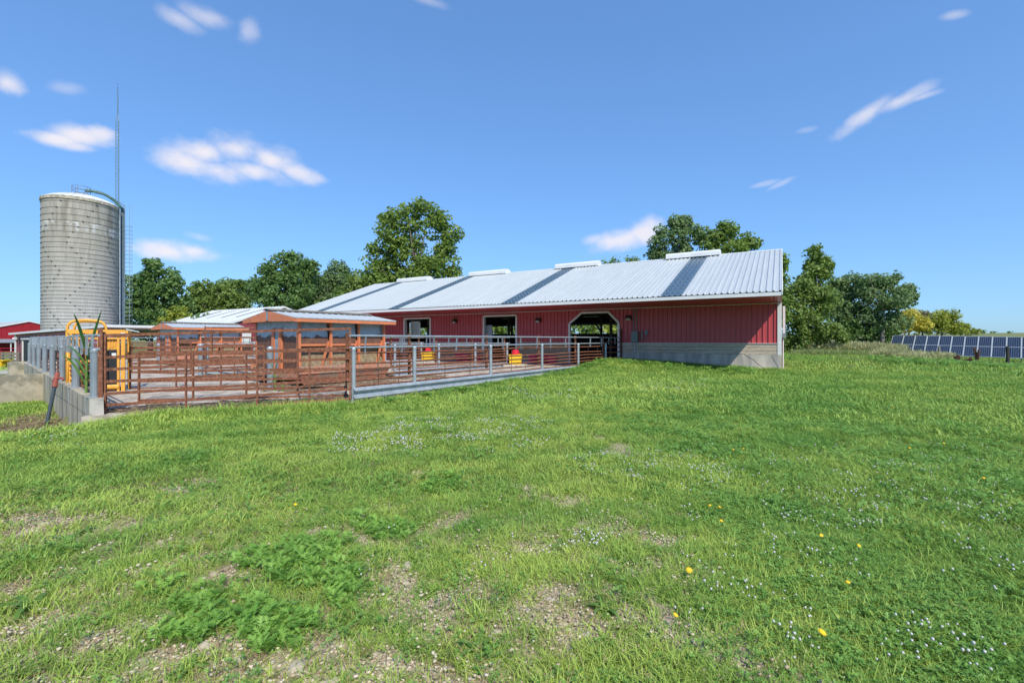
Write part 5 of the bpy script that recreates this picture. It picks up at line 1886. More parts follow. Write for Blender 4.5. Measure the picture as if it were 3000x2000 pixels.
def tint_attr(me, lo=0, hi=1, seed=0):
    r = np.random.default_rng(seed)
    a_ = me.attributes.new("tint", "FLOAT", "POINT")
    a_.data.foreach_set("value", np.repeat(r.uniform(lo, hi, len(me.vertices) // 3 + 1), 3)[:len(me.vertices)].astype(np.float32))


def corn(loc, H, label, seed, leaves=9, rz=0.0):
    r = random.Random(seed)
    c = thing("corn_plant", label, "corn plant", loc, rz)
    MB().tube([(0, 0, 0), (.01, 0, H * .4), (.02, .01, H * .72)], [.028, .022, .012], 8).build("stalk", STEM, c)
    for k in range(leaves):
        m_ = MB()
        z = H * (.16 + .58 * k / leaves)
        strip_leaf(m_, (0, 0, z), (k % 2) * math.pi + r.gauss(0, .35), H * r.uniform(.36, .52), .062 * min(1, H / 1.6), r.uniform(1.1, 1.8), r.uniform(.5, 1.2) if k < leaves - 3 else r.uniform(.0, .3))
        o = m_.build("leaf", L_CORN, c, smooth=True)
        tint_attr(o.data, 0, 1, seed + k)
    return c


q = at(252, 10.35)
corn((q.x, q.y, .1), 1.82, "tall corn plant growing between the wall fence and the yellow chute", 2, 9, rz=YAW + .15)
q = at(805, 13.4)
corn((q.x, q.y, float(yard_z(q.x, q.y))), .95, "small corn plant at the foot of the post by the big hay feeder", 5, 7, rz=YAW)
q = at(828, 13.3)
corn((q.x, q.y, float(yard_z(q.x, q.y))), .42, "tiny corn seedling right of the small corn plant", 7, 5, rz=YAW)


def rosette(px, py, size, label, seed, n=24, up=.8, mat=L_WEED):
    r = random.Random(seed)
    q = gnd(px, py, 0)
    o_ = MB()
    for k in range(n):
        strip_leaf(o_, (0, 0, 0), r.uniform(0, 6.28), .8 * size * r.uniform(.6, 1.2), size * .15, up * r.uniform(.5, 1.3), .8, 5)
    o = o_.build("broadleaf_weed", mat, smooth=True)
    o.location = (q.x, q.y, tz(q.x, q.y) - .01)
    tint_attr(o.data, 0, 1, seed)
    tag(o, label, "weed", "broadleaf weeds in the lawn")


for k, (px, py, s, lab) in enumerate((
        (95, 1785, .26, "large broadleaf weed rosette at the left picture edge"),
        (275, 1690, .20, "broadleaf weed clump right above the big left rosette"),
        (245, 1550, .20, "dark leaved weed in a brown patch at the left"),
        (690, 1530, .22, "tall leafed weed above the feathery weed patch"),
        (1400, 1910, .20, "dark toothed weed at the bottom, right of the stony strip"),
        (1480, 1755, .13, "small wilted dark weed beside the white stone"),
        (1770, 1800, .18, "dark leafy weed at the edge of the clover"),
        (2240, 1560, .20, "brownish weed in the clover at the right"),
        (420, 1430, .16, "small grey green weed in the middle of the left lawn"),
        (560, 1960, .17, "narrow leafed weed at the bottom left of the feathery patch"),
        (2700, 1990, .2, "broad weed at the bottom right corner"),
        (2330, 1900, .18, "toothed weed left of the largest dandelion"))):
    rosette(px, py, s, lab, 60 + k)

# dark red dock stalks by the solar panels
for k, (px, Z, h, lab) in enumerate(((2862, 34, 1.35, "dark red seeding dock stalk before the solar panels, the tallest"), (2800, 33, .7, "low brown dock stalks left of the tall one"), (2835, 32, .6, "low brown dock stalks just left of the tall one"))):
    q = at(px, Z)
    dk = thing("dock_plant", lab, "dock plant", (q.x, q.y, tz(q.x, q.y)), 0, "dry dock stalks by the solar panels")
    r = random.Random(k)
    st_, sd_ = MB(), MB()
    for j in range(7):
        e = Vector((r.gauss(0, .09), r.gauss(0, .09), h * r.uniform(.6, 1.05)))
        st_.tube([(0, 0, 0), e * .5 + Vector((0, 0, .1)), e], .012, 4)
        for _ in range(70):
            t = r.uniform(.35, 1)
            p = e * t + Vector((r.gauss(0, .035), r.gauss(0, .035), r.gauss(0, .03)))
            sd_.box(p, (.035, .035, .04), r.uniform(0, 3))
    st_.build("stem", DEAD, dk)
    sd_.build("seeds", DEAD, dk, kind="stuff")

# stones in the worn ground
STN = [(1195, 1655, .075), (1365, 1745, .05), (1388, 1742, .03), (1480, 1140, .08), (985, 1850, .04), (978, 1862, .035), (1100, 1905, .03), (865, 1955, .07), (880, 1965, .045), (975, 1985, .05), (950, 1995, .055), (1455, 1865, .05), (1440, 1880, .045),
       (1250, 1478, .05), (1540, 1425, .06), (1212, 1380, .04), (600, 1890, .05), (700, 1935, .05), (1055, 1510, .05), (470, 1600, .05), (625, 1690, .04), (1215, 1600, .04), (1800, 1675, .05), (1610, 1775, .05), (100, 1515, .05), (130, 1530, .06), (1190, 1700, .04), (1205, 1760, .04)]
r = random.Random(3)
sm = []
for k in range(5):
    m_ = MB()
    vv, ff = [], []
    nl, na_ = 5, 8
    for i in range(nl + 1):
        ph = math.pi * i / nl
        for j in range(na_):
            a = 2 * math.pi * j / na_
            s = r.uniform(.72, 1.12)
            vv.append((math.sin(ph) * math.cos(a) * s, math.sin(ph) * math.sin(a) * s * .8, math.cos(ph) * .55 * r.uniform(.85, 1.1)))
    for i in range(nl):
        for j in range(na_):
            ff.append((i * na_ + j, (i + 1) * na_ + j, (i + 1) * na_ + (j + 1) % na_, i * na_ + (j + 1) % na_))
    m_.add(vv, ff)
    sm.append(m_.mesh("stone", STONE))
for k, (px, py, s) in enumerate(STN):
    s *= .72
    q = gnd(px, py, 0)
    o = link("stone", sm[k % 5], None, "pale limestone lump lying in the worn grass", "stone", "pale stones in the worn grass", loc=(q.x, q.y, tz(q.x, q.y) + s * .15))
    o["label"] = {3: "pale stone in the bare patch by the guard rail", 24: "pale stone at the left edge, left one of a pair", 25: "pale stone at the left edge, right one of a pair", 13: "pale stone beside the small feathery clump in mid lawn",
                  7: "wide pale stone at the bottom edge below the feathery patch"}.get(k, o["label"])
    o.scale = (s, s, s)
    o.rotation_euler = (r.uniform(-.2, .2), r.uniform(-.2, .2), r.uniform(0, 6.28))
for o in [o for o in COL.objects if o.name.startswith("stone")][:1]:
    o["label"] = "largest white limestone lump in the stony strip"

# dandelions
DAN = [(2019, 1670, .05, .0), (2408, 1852, .05, .0), (2484, 1705, .05, .12), (2516, 1598, .05, .02), (2080, 1480, .05, .02), (2108, 1485, .05, .02), (2113, 1525, .05, .05), (2406, 1568, .05, .1), (1979, 1801, .04, .1), (2665, 1312, .05, .02), (2765, 1298, .05, .02),
       (2882, 1400, .05, .02), (2616, 1195, .05, .02), (2148, 1316, .05, .02), (2178, 1314, .05, .02), (865, 1477, .05, .02), (102, 1270, .05, .04), (109, 1206, .05, .04)]
dm = MB()
dm.lathe([(.0, -.012), (.010, -.008), (.021, .004), (.020, .010), (.010, .014), (0, .015)], 14)
for k in range(14):
    a = 2 * math.pi * k / 14
    dm.add([(.012 * math.cos(a), .012 * math.sin(a), .004), (.025 * math.cos(a - .12), .025 * math.sin(a - .12), .006), (.025 * math.cos(a + .12), .025 * math.sin(a + .12), .006)], [(0, 1, 2)])
dme = dm.mesh("flower_head", PETALY)
dst = MB().tube([(0, 0, 0), (.004, .003, .5), (0, 0, 1)], .0025, 5).mesh("stem", STEM)
WH = ["largest yellow dandelion at the bottom, left of the middle", "yellow dandelion low at the right, biggest there", "dandelion on a tall pale stem at the right", "flat dandelion above the tall stemmed one"]
for k, (px, py, s, sh) in enumerate(DAN):
    h = .11
    q = gnd(px, py, h)
    g0 = tz(q.x, q.y)
    lab = WH[k] if k < 4 else "small yellow dandelion among the grass and clover"
    lab = {15: "lone yellow dandelion above the feathery weed patch", 12: "farthest dandelion, in the lawn below the solar panels", 16: "dandelion in the grass before the concrete wall, nearer one",
           17: "dandelion in the grass before the concrete wall, farther one", 8: "low dandelion at the bottom, just left of the largest one", 9: "dandelion far right in the middle lawn, left one of two",
           10: "dandelion far right in the middle lawn, right one of two", 11: "small dandelion close to the right picture edge", 13: "dandelion in mid lawn left of centre right, left one of a close pair", 14: "dandelion in mid lawn, right one of a close pair"}.get(k, lab)
    d_ = thing("dandelion", lab, "dandelion", (q.x, q.y, g0), 0, "dandelions in the lawn")
    st_ = link("stem", dst, d_)
    hh_ = h - g0
    st_.scale = (1, 1, hh_)
    hd_ = link("flower_head", dme, d_, loc=(0, 0, hh_))
    sc_ = .8 if k < 2 else .55
    hd_.scale = (sc_, sc_, sc_)
    hd_.rotation_euler = (random.uniform(.2, .7) * 1, random.uniform(-.4, .4), YAW)

#@@GRASS
# ------------------------------------------------------------------ scattered ground cover


def scatter(name, variants, pts, rot, scl, vi, tint, mats, kind="stuff"):
    """one object: the plant shapes and the points they stand on; geometry nodes put a shape on every point"""
    V, Fc, Mi, K = [], [], [], []
    off = 0
    for k, (v, f, mi) in enumerate(variants):
        V.append(np.asarray(v, float))
        for fc, m_ in zip(f, mi):
            Fc.append([i + off for i in fc])
            Mi.append(m_)
        K.append(np.full(len(v), k + 1))
        off += len(v)
    V.append(pts)
    K.append(np.zeros(len(pts), int))
    nv = off
    me = bpy.data.meshes.new(name)
    me.from_pydata(np.concatenate(V).tolist(), [], Fc)
    for m_ in mats:
        me.materials.append(m_)
    me.polygons.foreach_set("material_index", Mi)
    me.polygons.foreach_set("use_smooth", [True] * len(Fc))
    n = len(pts)

    def attr(nm, tp, val, pad):
        a_ = me.attributes.new(nm, tp, "POINT")
        full = np.concatenate([pad, val])
        a_.data.foreach_set("vector" if tp == "FLOAT_VECTOR" else "value", np.ascontiguousarray(full.ravel(), np.int32 if tp == "INT" else np.float32))
    attr("vk", "INT", np.zeros(n), np.concatenate(K[:-1]))
    attr("vi", "INT", vi, np.full(nv, -1))
    attr("rot", "FLOAT_VECTOR", rot, np.zeros((nv, 3)))
    attr("scl", "FLOAT", scl, np.ones(nv))
    attr("tint", "FLOAT", tint, np.zeros(nv))
    o = link(name, me, kind=kind)
    ng = bpy.data.node_groups.new(name, "GeometryNodeTree")
    ng.interface.new_socket("Geometry", in_out="INPUT", socket_type="NodeSocketGeometry")
    ng.interface.new_socket("Geometry", in_out="OUTPUT", socket_type="NodeSocketGeometry")
    N, Lk = ng.nodes, ng.links
    gi, go = N.new("NodeGroupInput"), N.new("NodeGroupOutput")
    jn = N.new("GeometryNodeJoinGeometry")

    def named(nm, tp):
        a_ = N.new("GeometryNodeInputNamedAttribute")
        a_.data_type = tp
        a_.inputs["Name"].default_value = nm
        return a_.outputs["Attribute"]

    def eq(sock, val):
        c = N.new("FunctionNodeCompare")
        c.data_type = "INT"
        c.operation = "EQUAL"
        Lk.new(sock, c.inputs[2])
        c.inputs[3].default_value = val
        return c.outputs[0]
    vk, vi_ = named("vk", "INT"), named("vi", "INT")
    e2r = N.new("FunctionNodeEulerToRotation")
    Lk.new(named("rot", "FLOAT_VECTOR"), e2r.inputs[0])
    sc = named("scl", "FLOAT")
    for k in range(len(variants)):
        sg = N.new("GeometryNodeSeparateGeometry")
        sg.domain = "POINT"
        Lk.new(gi.outputs[0], sg.inputs["Geometry"])
        Lk.new(eq(vk, k + 1), sg.inputs["Selection"])
        ps = N.new("GeometryNodeSeparateGeometry")
        ps.domain = "POINT"
        Lk.new(gi.outputs[0], ps.inputs["Geometry"])
        Lk.new(eq(vi_, k), ps.inputs["Selection"])
        ip = N.new("GeometryNodeInstanceOnPoints")
        Lk.new(ps.outputs[0], ip.inputs["Points"])
        Lk.new(sg.outputs[0], ip.inputs["Instance"])
        Lk.new(e2r.outputs[0], ip.inputs["Rotation"])
        Lk.new(sc, ip.inputs["Scale"])
        Lk.new(ip.outputs[0], jn.inputs[0])
    Lk.new(jn.outputs[0], go.inputs[0])
    md = o.modifiers.new("scatter", "NODES")
    md.node_group = ng
    return o


def tuft(seed, blades, radius, hmin, hmax, width, lean, segs=3, mi=0, head=None):
    r = np.random.default_rng(seed)
    V, Fc, Mi = [], [], []
    for _ in range(blades):
        a, rr = r.uniform(0, 6.283), radius * math.sqrt(r.uniform())
        b0 = np.array([rr * math.cos(a), rr * math.sin(a), -.01])
        az = r.uniform(0, 6.283)
        h = r.uniform(hmin, hmax)
        ln = r.uniform(*lean) * h
        d = np.array([math.cos(az), math.sin(az), 0])
        tw = az + r.uniform(-.9, .9)
        s = np.array([-math.sin(tw), math.cos(tw), 0])
        o_ = len(V)
        w = width * r.uniform(.6, 1.3)
        for k in range(segs):
            t = k / segs
            c = b0 + d * ln * t ** 1.7 + np.array([0, 0, h * (t - .28 * t * t * min(1.5, ln / h))])
            ww = w * (1 - .55 * t)
            V += [c - s * ww / 2, c + s * ww / 2]
        V.append(b0 + d * ln + np.array([0, 0, h * (1 - .28 * min(1.5, ln / h))]))
        for k in range(segs - 1):
            Fc.append((o_ + 2 * k, o_ + 2 * k + 1, o_ + 2 * k + 3, o_ + 2 * k + 2))
            Mi.append(mi)
        Fc.append((o_ + 2 * segs - 2, o_ + 2 * segs - 1, o_ + 2 * segs))
        Mi.append(mi)
        if head is not None:
            tip = V[-1]
            hl, hw = head
            o_ = len(V)
            V += [tip + np.array([0, 0, -hl * .3]) - s * hw, tip + np.array([0, 0, -hl * .3]) + s * hw, tip + d * hl * .3 + np.array([0, 0, hl * .7])]
            V += [tip + np.array([0, 0, -hl * .3]) - d * hw, tip + np.array([0, 0, -hl * .3]) + d * hw]
            Fc += [(o_, o_ + 1, o_ + 2), (o_ + 3, o_ + 4, o_ + 2)]
            Mi += [1, 1]
    return V, Fc, Mi


def clover(seed, n, radius, size, h, mi=1):
    r = np.random.default_rng(seed)
    V, Fc, Mi = [], [], []
    for _ in range(n):
        a, rr = r.uniform(0, 6.283), radius * math.sqrt(r.uniform())
        c = np.array([rr * math.cos(a), rr * math.sin(a), h * r.uniform(.4, 1.1)])
        a0 = r.uniform(0, 6.283)
        tl = r.normal(scale=.35, size=2)
        for k in range(3):
            b_ = a0 + k * 2.094
            d, s = np.array([math.cos(b_), math.sin(b_), 0]), np.array([-math.sin(b_), math.cos(b_), 0])
            o_ = len(V)
            for p in (c, c + d * size * .6 - s * size * .42, c + d * size * 1.0, c + d * size * .6 + s * size * .42):
                q_ = p.copy()
                q_[2] += (p[0] - c[0]) * tl[0] + (p[1] - c[1]) * tl[1] + (.25 * size if p is not c else 0)
                V.append(q_)
            Fc.append((o_, o_ + 1, o_ + 2, o_ + 3))
            Mi.append(mi)
    return V, Fc, Mi


def blossom(seed, n, radius, h, size, mi=2):
    r = np.random.default_rng(seed)
    V, Fc, Mi = [], [], []
    for _ in range(n):
        a, rr = r.uniform(0, 6.283), radius * math.sqrt(r.uniform())
        c = np.array([rr * math.cos(a), rr * math.sin(a), h * r.uniform(.7, 1.2)])
        o_ = len(V)
        V += [np.array([c[0] * .95, c[1] * .95, 0]), np.array([c[0] * .95 + .003, c[1] * .95, 0]), c]
        Fc.append((o_, o_ + 1, o_ + 2))
        Mi.append(1)
        o_ = len(V)
        s = size * r.uniform(.8, 1.2)
        ring = [(0, 0, -1), (0, 0, 1)]
        for zz, rd in ((-.45, .85), (.45, .85)):
            ring += [(rd * math.cos(k * 1.047 + zz), rd * math.sin(k * 1.047 + zz), zz) for k in range(6)]
        V += [c + np.array(p) * s * r.uniform(.85, 1.1) for p in ring]
        for k in range(6):
            k2 = (k + 1) % 6
            Fc += [(o_, o_ + 2 + k2, o_ + 2 + k), (o_ + 2 + k, o_ + 2 + k2, o_ + 8 + k2, o_ + 8 + k), (o_ + 8 + k, o_ + 8 + k2, o_ + 1)]
            Mi += [mi] * 3
    return V, Fc, Mi


def feather(seed, n, size, mi=0):
    """ragweed-like plant: upright shoots of finely cut leaves"""
    r = np.random.default_rng(seed)
    V, Fc, Mi = [], [], []
    for _ in range(n):
        a = r.uniform(0, 6.283)
        base = np.array([r.normal(scale=size * .25), r.normal(scale=size * .25), size * r.uniform(.0, .7)])
        d = np.array([math.cos(a), math.sin(a), r.uniform(.35, 1.0)])
        d /= np.linalg.norm(d)
        s = np.cross(d, [0, 0, 1.0])
        s /= np.linalg.norm(s)
        ln = size * r.uniform(.45, .8)
        for k in range(4):
            t = (k + .6) / 4
            c = base + d * ln * t - np.array([0, 0, .25 * ln * t * t])
            for sg in (-1, 1):
                pl = ln * .36 * (1 - abs(t - .45) * 1.1)
                e = c + s * sg * pl + d * pl * .75
                o_ = len(V)
                w = d * ln * .10
                V += [c - w, c + w, e]
                Fc.append((o_, o_ + 1, o_ + 2))
                Mi.append(mi)
        o_ = len(V)
        V += [base - s * .003, base + s * .003, base + d * ln * 1.1 - np.array([0, 0, .25 * ln])]
        Fc.append((o_, o_ + 1, o_ + 2))
        Mi.append(mi)
    return V, Fc, Mi


HALF = R_(53)


def polar_pts(n, r0, r1, half=HALF, r=rng, power=2.0):
    u = r.uniform(0, 1, n)
    rad_ = (r0 ** power + u * (r1 ** power - r0 ** power)) ** (1 / power)
    a = r.uniform(-half, half, n) + YAW + math.pi / 2
    return rad_ * np.cos(a), rad_ * np.sin(a)


FRONT_LINE = 24.1


def lawn_ok(x, y):
    """where turf grows: outside the yard, the barn, the walls and the straw patch"""
    ok = ~in_poly(x, y, YARD)
    ok &= ~((x < .35) & (x > -32) & (y > FRONT_LINE) & (y < 38))
    sA = (y - FA0.y) / FAD.y
    xA = FA0.x + FAD.x * sA
    ok &= ~((y > 7.4) & (y < 24.6) & (x < xA + .18) & (x > -46))
    yW = FW0.y + (FW0.x - x) * .18
    ok &= ~((x < -12.0) & (x > -36.6) & (y > yW - .2))
    sg = (x - gA0.x) / (gA1.x - gA0.x)
    yg = gA0.y + (gA1.y - gA0.y) * sg
    ok &= ~((sg > -.1) & (sg < 1.02) & (y > yg - .42 * np.clip(sg, .25, 1)))
    return ok


def mkscatter(name, mats, layers, label):
    """layers: (variant, x, y, scale, tint)"""
    vs, P_, Ro, S_, Vi, T_ = [], [], [], [], [], []
    seen = {}
    for var, x, y, s, tt in layers:
        if id(var) not in seen:
            seen[id(var)] = len(vs)
            vs.append(var)
        n = len(x)
        P_.append(np.stack([x, y, terrain(x, y, False)], -1))
        Ro.append(np.stack([rng.normal(scale=.10, size=n), rng.normal(scale=.10, size=n), rng.uniform(0, 6.283, n)], -1))
        S_.append(s)
        Vi.append(np.full(n, seen[id(var)]))
        T_.append(tt)
    o = scatter(name, vs, np.concatenate(P_), np.concatenate(Ro), np.concatenate(S_), np.concatenate(Vi), np.concatenate(T_), mats)
    o["label"] = label
    return o


def lawn_tint(x, y):
    X = COSY * x + SINY * y
    t = .66 + .36 * (vnoise(x, y, 21, 1.1) - .5) + .55 * (vnoise(x, y, 22, 3.1) - .5) + .35 * (vnoise(x, y, 23, 9) - .5)
    t -= .30 * sstep(.2, 3.5, X - .25 * (-SINY * x + COSY * y))         # richer, bluer green to the right
    return np.clip(t + rng.normal(scale=.13, size=x.shape), 0, 1)


fine = [tuft(200 + k, 16, .055, .035, .085, .0045, (.4, 1.5)) for k in range(5)]
wide = [tuft(220 + k, 11, .06, .03, .075, .0085, (.8, 2.0)) for k in range(3)]
tallv = [tuft(230 + k, 12, .05, .08, .17, .006, (.2, .9), 4) for k in range(2)]
mid_ = [tuft(240 + k, 34, .13, .04, .10, .0085, (.4, 1.5)) for k in range(4)]
far_ = [tuft(250 + k, 56, .34, .05, .125, .017, (.4, 1.4), 2) for k in range(3)]
vfar = [tuft(260 + k, 60, .8, .07, .20, .036, (.3, 1.2), 2) for k in range(2)]
clv = [clover(270 + k, 16, .07, .011, .04) for k in range(3)]
clvm = [clover(280 + k, 30, .16, .020, .06) for k in range(2)]
layers = []


def put(vars_, n, r0, r1, keep, smin, smax, tfun=lawn_tint, half=HALF, power=2.0):
    x, y = polar_pts(n, r0, r1, half, power=power)
    m_ = lawn_ok(x, y) & (rng.uniform(0, 1, n) < keep(x, y))
    x, y = x[m_], y[m_]
    lab = rng.integers(0, len(vars_), len(x))
    for k, v in enumerate(vars_):
        q_ = lab == k
        layers.append((v, x[q_], y[q_], rng.uniform(smin, smax, q_.sum()), tfun(x[q_], y[q_])))


def k_grass(x, y):
    return np.clip(1 - bare_mask(x, y) * .89, .03, 1) * (1 - strawmask(x, y) * .97)


def k_clov(x, y):
    X = COSY * x + SINY * y
    Z = -SINY * x + COSY * y
    right = sstep(.3, 2.2, X - .15 * Z)
    pat = sstep(.5, .62, vnoise(x, y, 31, 2.2))
    return np.clip((.25 + .75 * right) * (.35 + .65 * pat), 0, 1) * (1 - bare_mask(x, y) * .9)


put(fine, 15500, 1.55, 5.0, k_grass, .75, 1.35)
put(wide, 7000, 1.55, 5.0, lambda x, y: k_grass(x, y) * (.35 + .65 * sstep(.45, .6, vnoise(x, y, 41, 2.5))), .7, 1.4)
put(tallv, 900, 1.6, 6.0, lambda x, y: sstep(.52, .66, vnoise(x, y, 42, 1.9)) * k_grass(x, y), .6, 1.1)
put(clv, 9000, 1.55, 5.2, k_clov, .8, 1.4, lambda x, y: rng.uniform(0, 1, len(x)))
put(mid_, 15000, 4.6, 11.5, k_grass, .7, 1.3)
put(clvm, 5000, 4.8, 13, lambda x, y: k_clov(x, y) * .8, .8, 1.3, lambda x, y: rng.uniform(0, .8, len(x)))
put(far_, 17000, 10.5, 27, k_grass, .7, 1.35)
put(vfar, 15000, 25, 85, k_grass, .8, 1.4)
deadv = [tuft(295 + k, 9, .06, .03, .09, .0045, (.8, 2.4), mi=3) for k in range(2)]
put(deadv, 7000, 1.55, 7.0, lambda x, y: (.15 + .85 * sstep(1.8, -.2, COSY * x + SINY * y)) * (.4 + .6 * bare_mask(x, y)), .7, 1.4, lambda x, y: rng.uniform(0, 1, len(x)))
GRASS_MATS = [G_FINE, G_CLOV, PETALW, G_STRAW]
# long fringe of grass along the gate, the fence foot, the wall and the mound by the barn
longv = [tuft(290 + k, 30, .16, .12, .34, .014, (.25, 1.0), 4) for k in range(3)]
fr = []
for _ in range(560):
    u = rng.uniform(0, 1)
    p = Vector(gA0).lerp(Vector(gA1), u)
    d_ = abs(rng.normal(scale=.28)) + .42 + .1 * u
    nrm_ = Vector((.66, -.75, 0))
    fr.append((p.x + nrm_.x * d_, p.y + nrm_.y * d_, rng.uniform(.45, .95)))
for _ in range(900):
    s = rng.uniform(-.2, 14.9) if rng.uniform() < .55 else rng.uniform(9.5, 15.5)
    p = FA0 + FAD * s
    d_ = abs(rng.normal(scale=.30 if s < 9.5 else .8)) + .2
    fr.append((p.x + d_, p.y, rng.uniform(.35, .75) * (1.3 if s > 10 else 1)))
for _ in range(900):
    x = rng.uniform(-7.6, .4)
    y = 24.0 - abs(rng.normal(scale=.5 if x > -5 else 1.1))
    fr.append((x, y, rng.uniform(.5, 1.0)))
for _ in range(160):
    s = rng.uniform(-1.2, .4)
    p = FW0 + FWD * s
    fr.append((p.x, p.y - .30 - abs(rng.normal(scale=.3)), rng.uniform(.3, .6)))
fr = np.array(fr)
fx_, fy_ = fr[:, 0], fr[:, 1]
lab = rng.integers(0, 3, len(fr))
for k in range(3):
    q_ = lab == k
    layers.append((longv[k], fx_[q_], fy_[q_], fr[q_, 2], np.clip(lawn_tint(fx_[q_], fy_[q_]) + .05, 0, 1)))
mkscatter("grass", GRASS_MATS, layers, "short mown grass with clover leaves covering the lawn")

# weeds growing through the yard concrete by the gate
layers = []
cx_ = []
for _ in range(150):
    u = rng.beta(1.1, 2.2)
    p = Vector(gA0).lerp(Vector(gA1), u)
    d_ = rng.normal(scale=.16) - .25
    cx_.append((p.x + .4 * d_, p.y - .75 * d_ * 1.0, rng.uniform(.35, .8)))
cx_ = np.array(cx_)
layers.append((longv[0], cx_[:90, 0], cx_[:90, 1], cx_[:90, 2], rng.uniform(.1, .6, 90)))
wl = clover(301, 26, .2, .05, .16)
layers.append((wl, cx_[90:, 0], cx_[90:, 1], cx_[90:, 2], rng.uniform(0, .7, 60)))
o = mkscatter("yard_weeds", GRASS_MATS, layers, "green weeds growing in the concrete behind the nearest gate")

# broad-leaved weeds along fence foot and mound
layers = []
bw_ = clover(302, 40, .28, .06, .22)
ps = []
for _ in range(260):
    s = rng.uniform(.3, 14.6)
    p = FA0 + FAD * s
    ps.append((p.x + .25 + abs(rng.normal(scale=.3)), p.y, rng.uniform(.4, .9) * (.7 if s < 9 else 1)))
for _ in range(130):
    x = rng.uniform(-7.2, -1)
    ps.append((x, 22.2 + rng.normal(scale=.9), rng.uniform(.4, .9)))
for _ in range(130):
    q = gnd(rng.uniform(2550, 3000), rng.uniform(1065, 1090), -.3)
    ps.append((q.x, q.y, rng.uniform(.8, 1.6)))
ps = np.array(ps)
layers.append((bw_, ps[:, 0], ps[:, 1], ps[:, 2], rng.uniform(0, 1, len(ps))))
mkscatter("fence_weeds", GRASS_MATS, layers, "leafy weeds along the fence foot and the barn mound")

# clover blossoms: in drifts, as in the photo
layers = []
bl_ = [blossom(310 + k, 2, .06, .085, .0075) for k in range(3)]
blm = [blossom(320 + k, 3, .16, .10, .0115) for k in range(2)]


def put_px(vars_, n, px0, px1, py0, py1, smin, smax, slope=0.0):
    px = rng.uniform(px0, px1, n)
    py = rng.uniform(py0, py1, n) + (px - px0) * slope
    Zs = EYE * F / (py - HY)
    X = (px - CX) / F * Zs
    x, y = COSY * X - SINY * Zs, SINY * X + COSY * Zs
    m_ = lawn_ok(x, y) & (vnoise(x, y, 51, 5.0) > rng.uniform(.25, .65, len(x)))
    x, y = x[m_], y[m_]
    lab_ = rng.integers(0, len(vars_), len(x))
    for k, v in enumerate(vars_):
        q_ = lab_ == k
        layers.append((v, x[q_], y[q_], rng.uniform(smin, smax, q_.sum()), rng.uniform(0, 1, q_.sum())))


put_px(blm, 270, 1120, 1600, 1225, 1300, .7, 1.1)
put_px(blm, 130, 980, 1230, 1275, 1335, .7, 1.1)
put_px(bl_, 70, 1300, 1600, 1270, 1330, .9, 1.3)
put_px(blm, 60, 1500, 1720, 1155, 1180, .9, 1.3)
put_px(blm, 60, 1880, 2060, 1130, 1160, .9, 1.3)
put_px(bl_, 190, 1650, 2150, 1320, 1410, .9, 1.3, .05)
put_px(bl_, 260, 2000, 3000, 1310, 1560, .9, 1.3)
put_px(bl_, 120, 2250, 3000, 1500, 1990, .9, 1.2)
put_px(bl_, 30, 1980, 2400, 1600, 1850, .9, 1.2)
put_px(bl_, 34, 60, 290, 1265, 1320, 1.0, 1.4)
put_px(bl_, 26, 800, 1900, 1480, 1700, .8, 1.2)
put_px(bl_, 22, 1660, 1760, 1570, 1640, .9, 1.2)
mkscatter("clover_blossoms", GRASS_MATS, layers, "white clover blossoms in drifts across the lawn")

# feathery weed patches
layers = []
ft_ = [feather(330 + k, 20, .105) for k in range(3)]
for px, py, rx, ry, n in ((850, 1660, 150, 60, 70), (640, 1790, 130, 60, 55), (960, 1680, 100, 80, 40), (820, 1850, 110, 60, 46), (560, 1850, 90, 40, 20), (1150, 1550, 70, 35, 34), (1060, 1530, 30, 25, 8), (1290, 1415, 60, 26, 44), (930, 1600, 100, 30, 26), (470, 1740, 50, 30, 6), (1010, 1730, 50, 60, 18)):
    a, q_ = rng.uniform(0, 6.283, n), np.sqrt(rng.uniform(0, 1, n))
    pxs, pys = px + rx * q_ * np.cos(a), py + ry * q_ * np.sin(a)
    Zs = EYE * F / (pys - HY)
    X = (pxs - CX) / F * Zs
    x, y = COSY * X - SINY * Zs, SINY * X + COSY * Zs
    lab_ = rng.integers(0, 3, n)
    for k in range(3):
        m_ = lab_ == k
        layers.append((ft_[k], x[m_], y[m_], rng.uniform(.45, 1.0, m_.sum()), rng.uniform(0, 1, m_.sum())))
mkscatter("feathery_weeds", [L_RAG, G_CLOV, PETALW], layers, "bright green feathery weeds in a patch on the worn lawn")

# gravel on the worn ground
peb = []
for k in range(3):
    r2 = np.random.default_rng(340 + k)
    V, Fc, Mi = [], [], []
    for _ in range(16):
        c = np.array([r2.normal(scale=.05), r2.normal(scale=.05), .001])
        s = r2.uniform(.003, .0095)
        o_ = len(V)
        pts8 = [np.array([x, y, z]) for z in (-.6, .5) for x, y in ((-1, -.7), (1, -.8), (.9, .8), (-.8, .9))]
        V += [c + p * s * r2.uniform(.6, 1.1, 3) for p in pts8]
        Fc += [(o_, o_ + 3, o_ + 2, o_ + 1), (o_ + 4, o_ + 5, o_ + 6, o_ + 7)] + [(o_ + j, o_ + (j + 1) % 4, o_ + 4 + (j + 1) % 4, o_ + 4 + j) for j in range(4)]
        Mi += [0] * 6
    peb.append((V, Fc, Mi))
layers = []
x, y = polar_pts(16000, 1.6, 6.5)
m_ = lawn_ok(x, y) & (rng.uniform(0, 1, len(x)) < bare_mask(x, y) ** 1.3)
x, y = x[m_], y[m_]
lab = rng.integers(0, 3, len(x))
for k in range(3):
    q_ = lab == k
    layers.append((peb[k], x[q_], y[q_], rng.uniform(.6, 1.5, q_.sum()), rng.uniform(0, 1, q_.sum())))


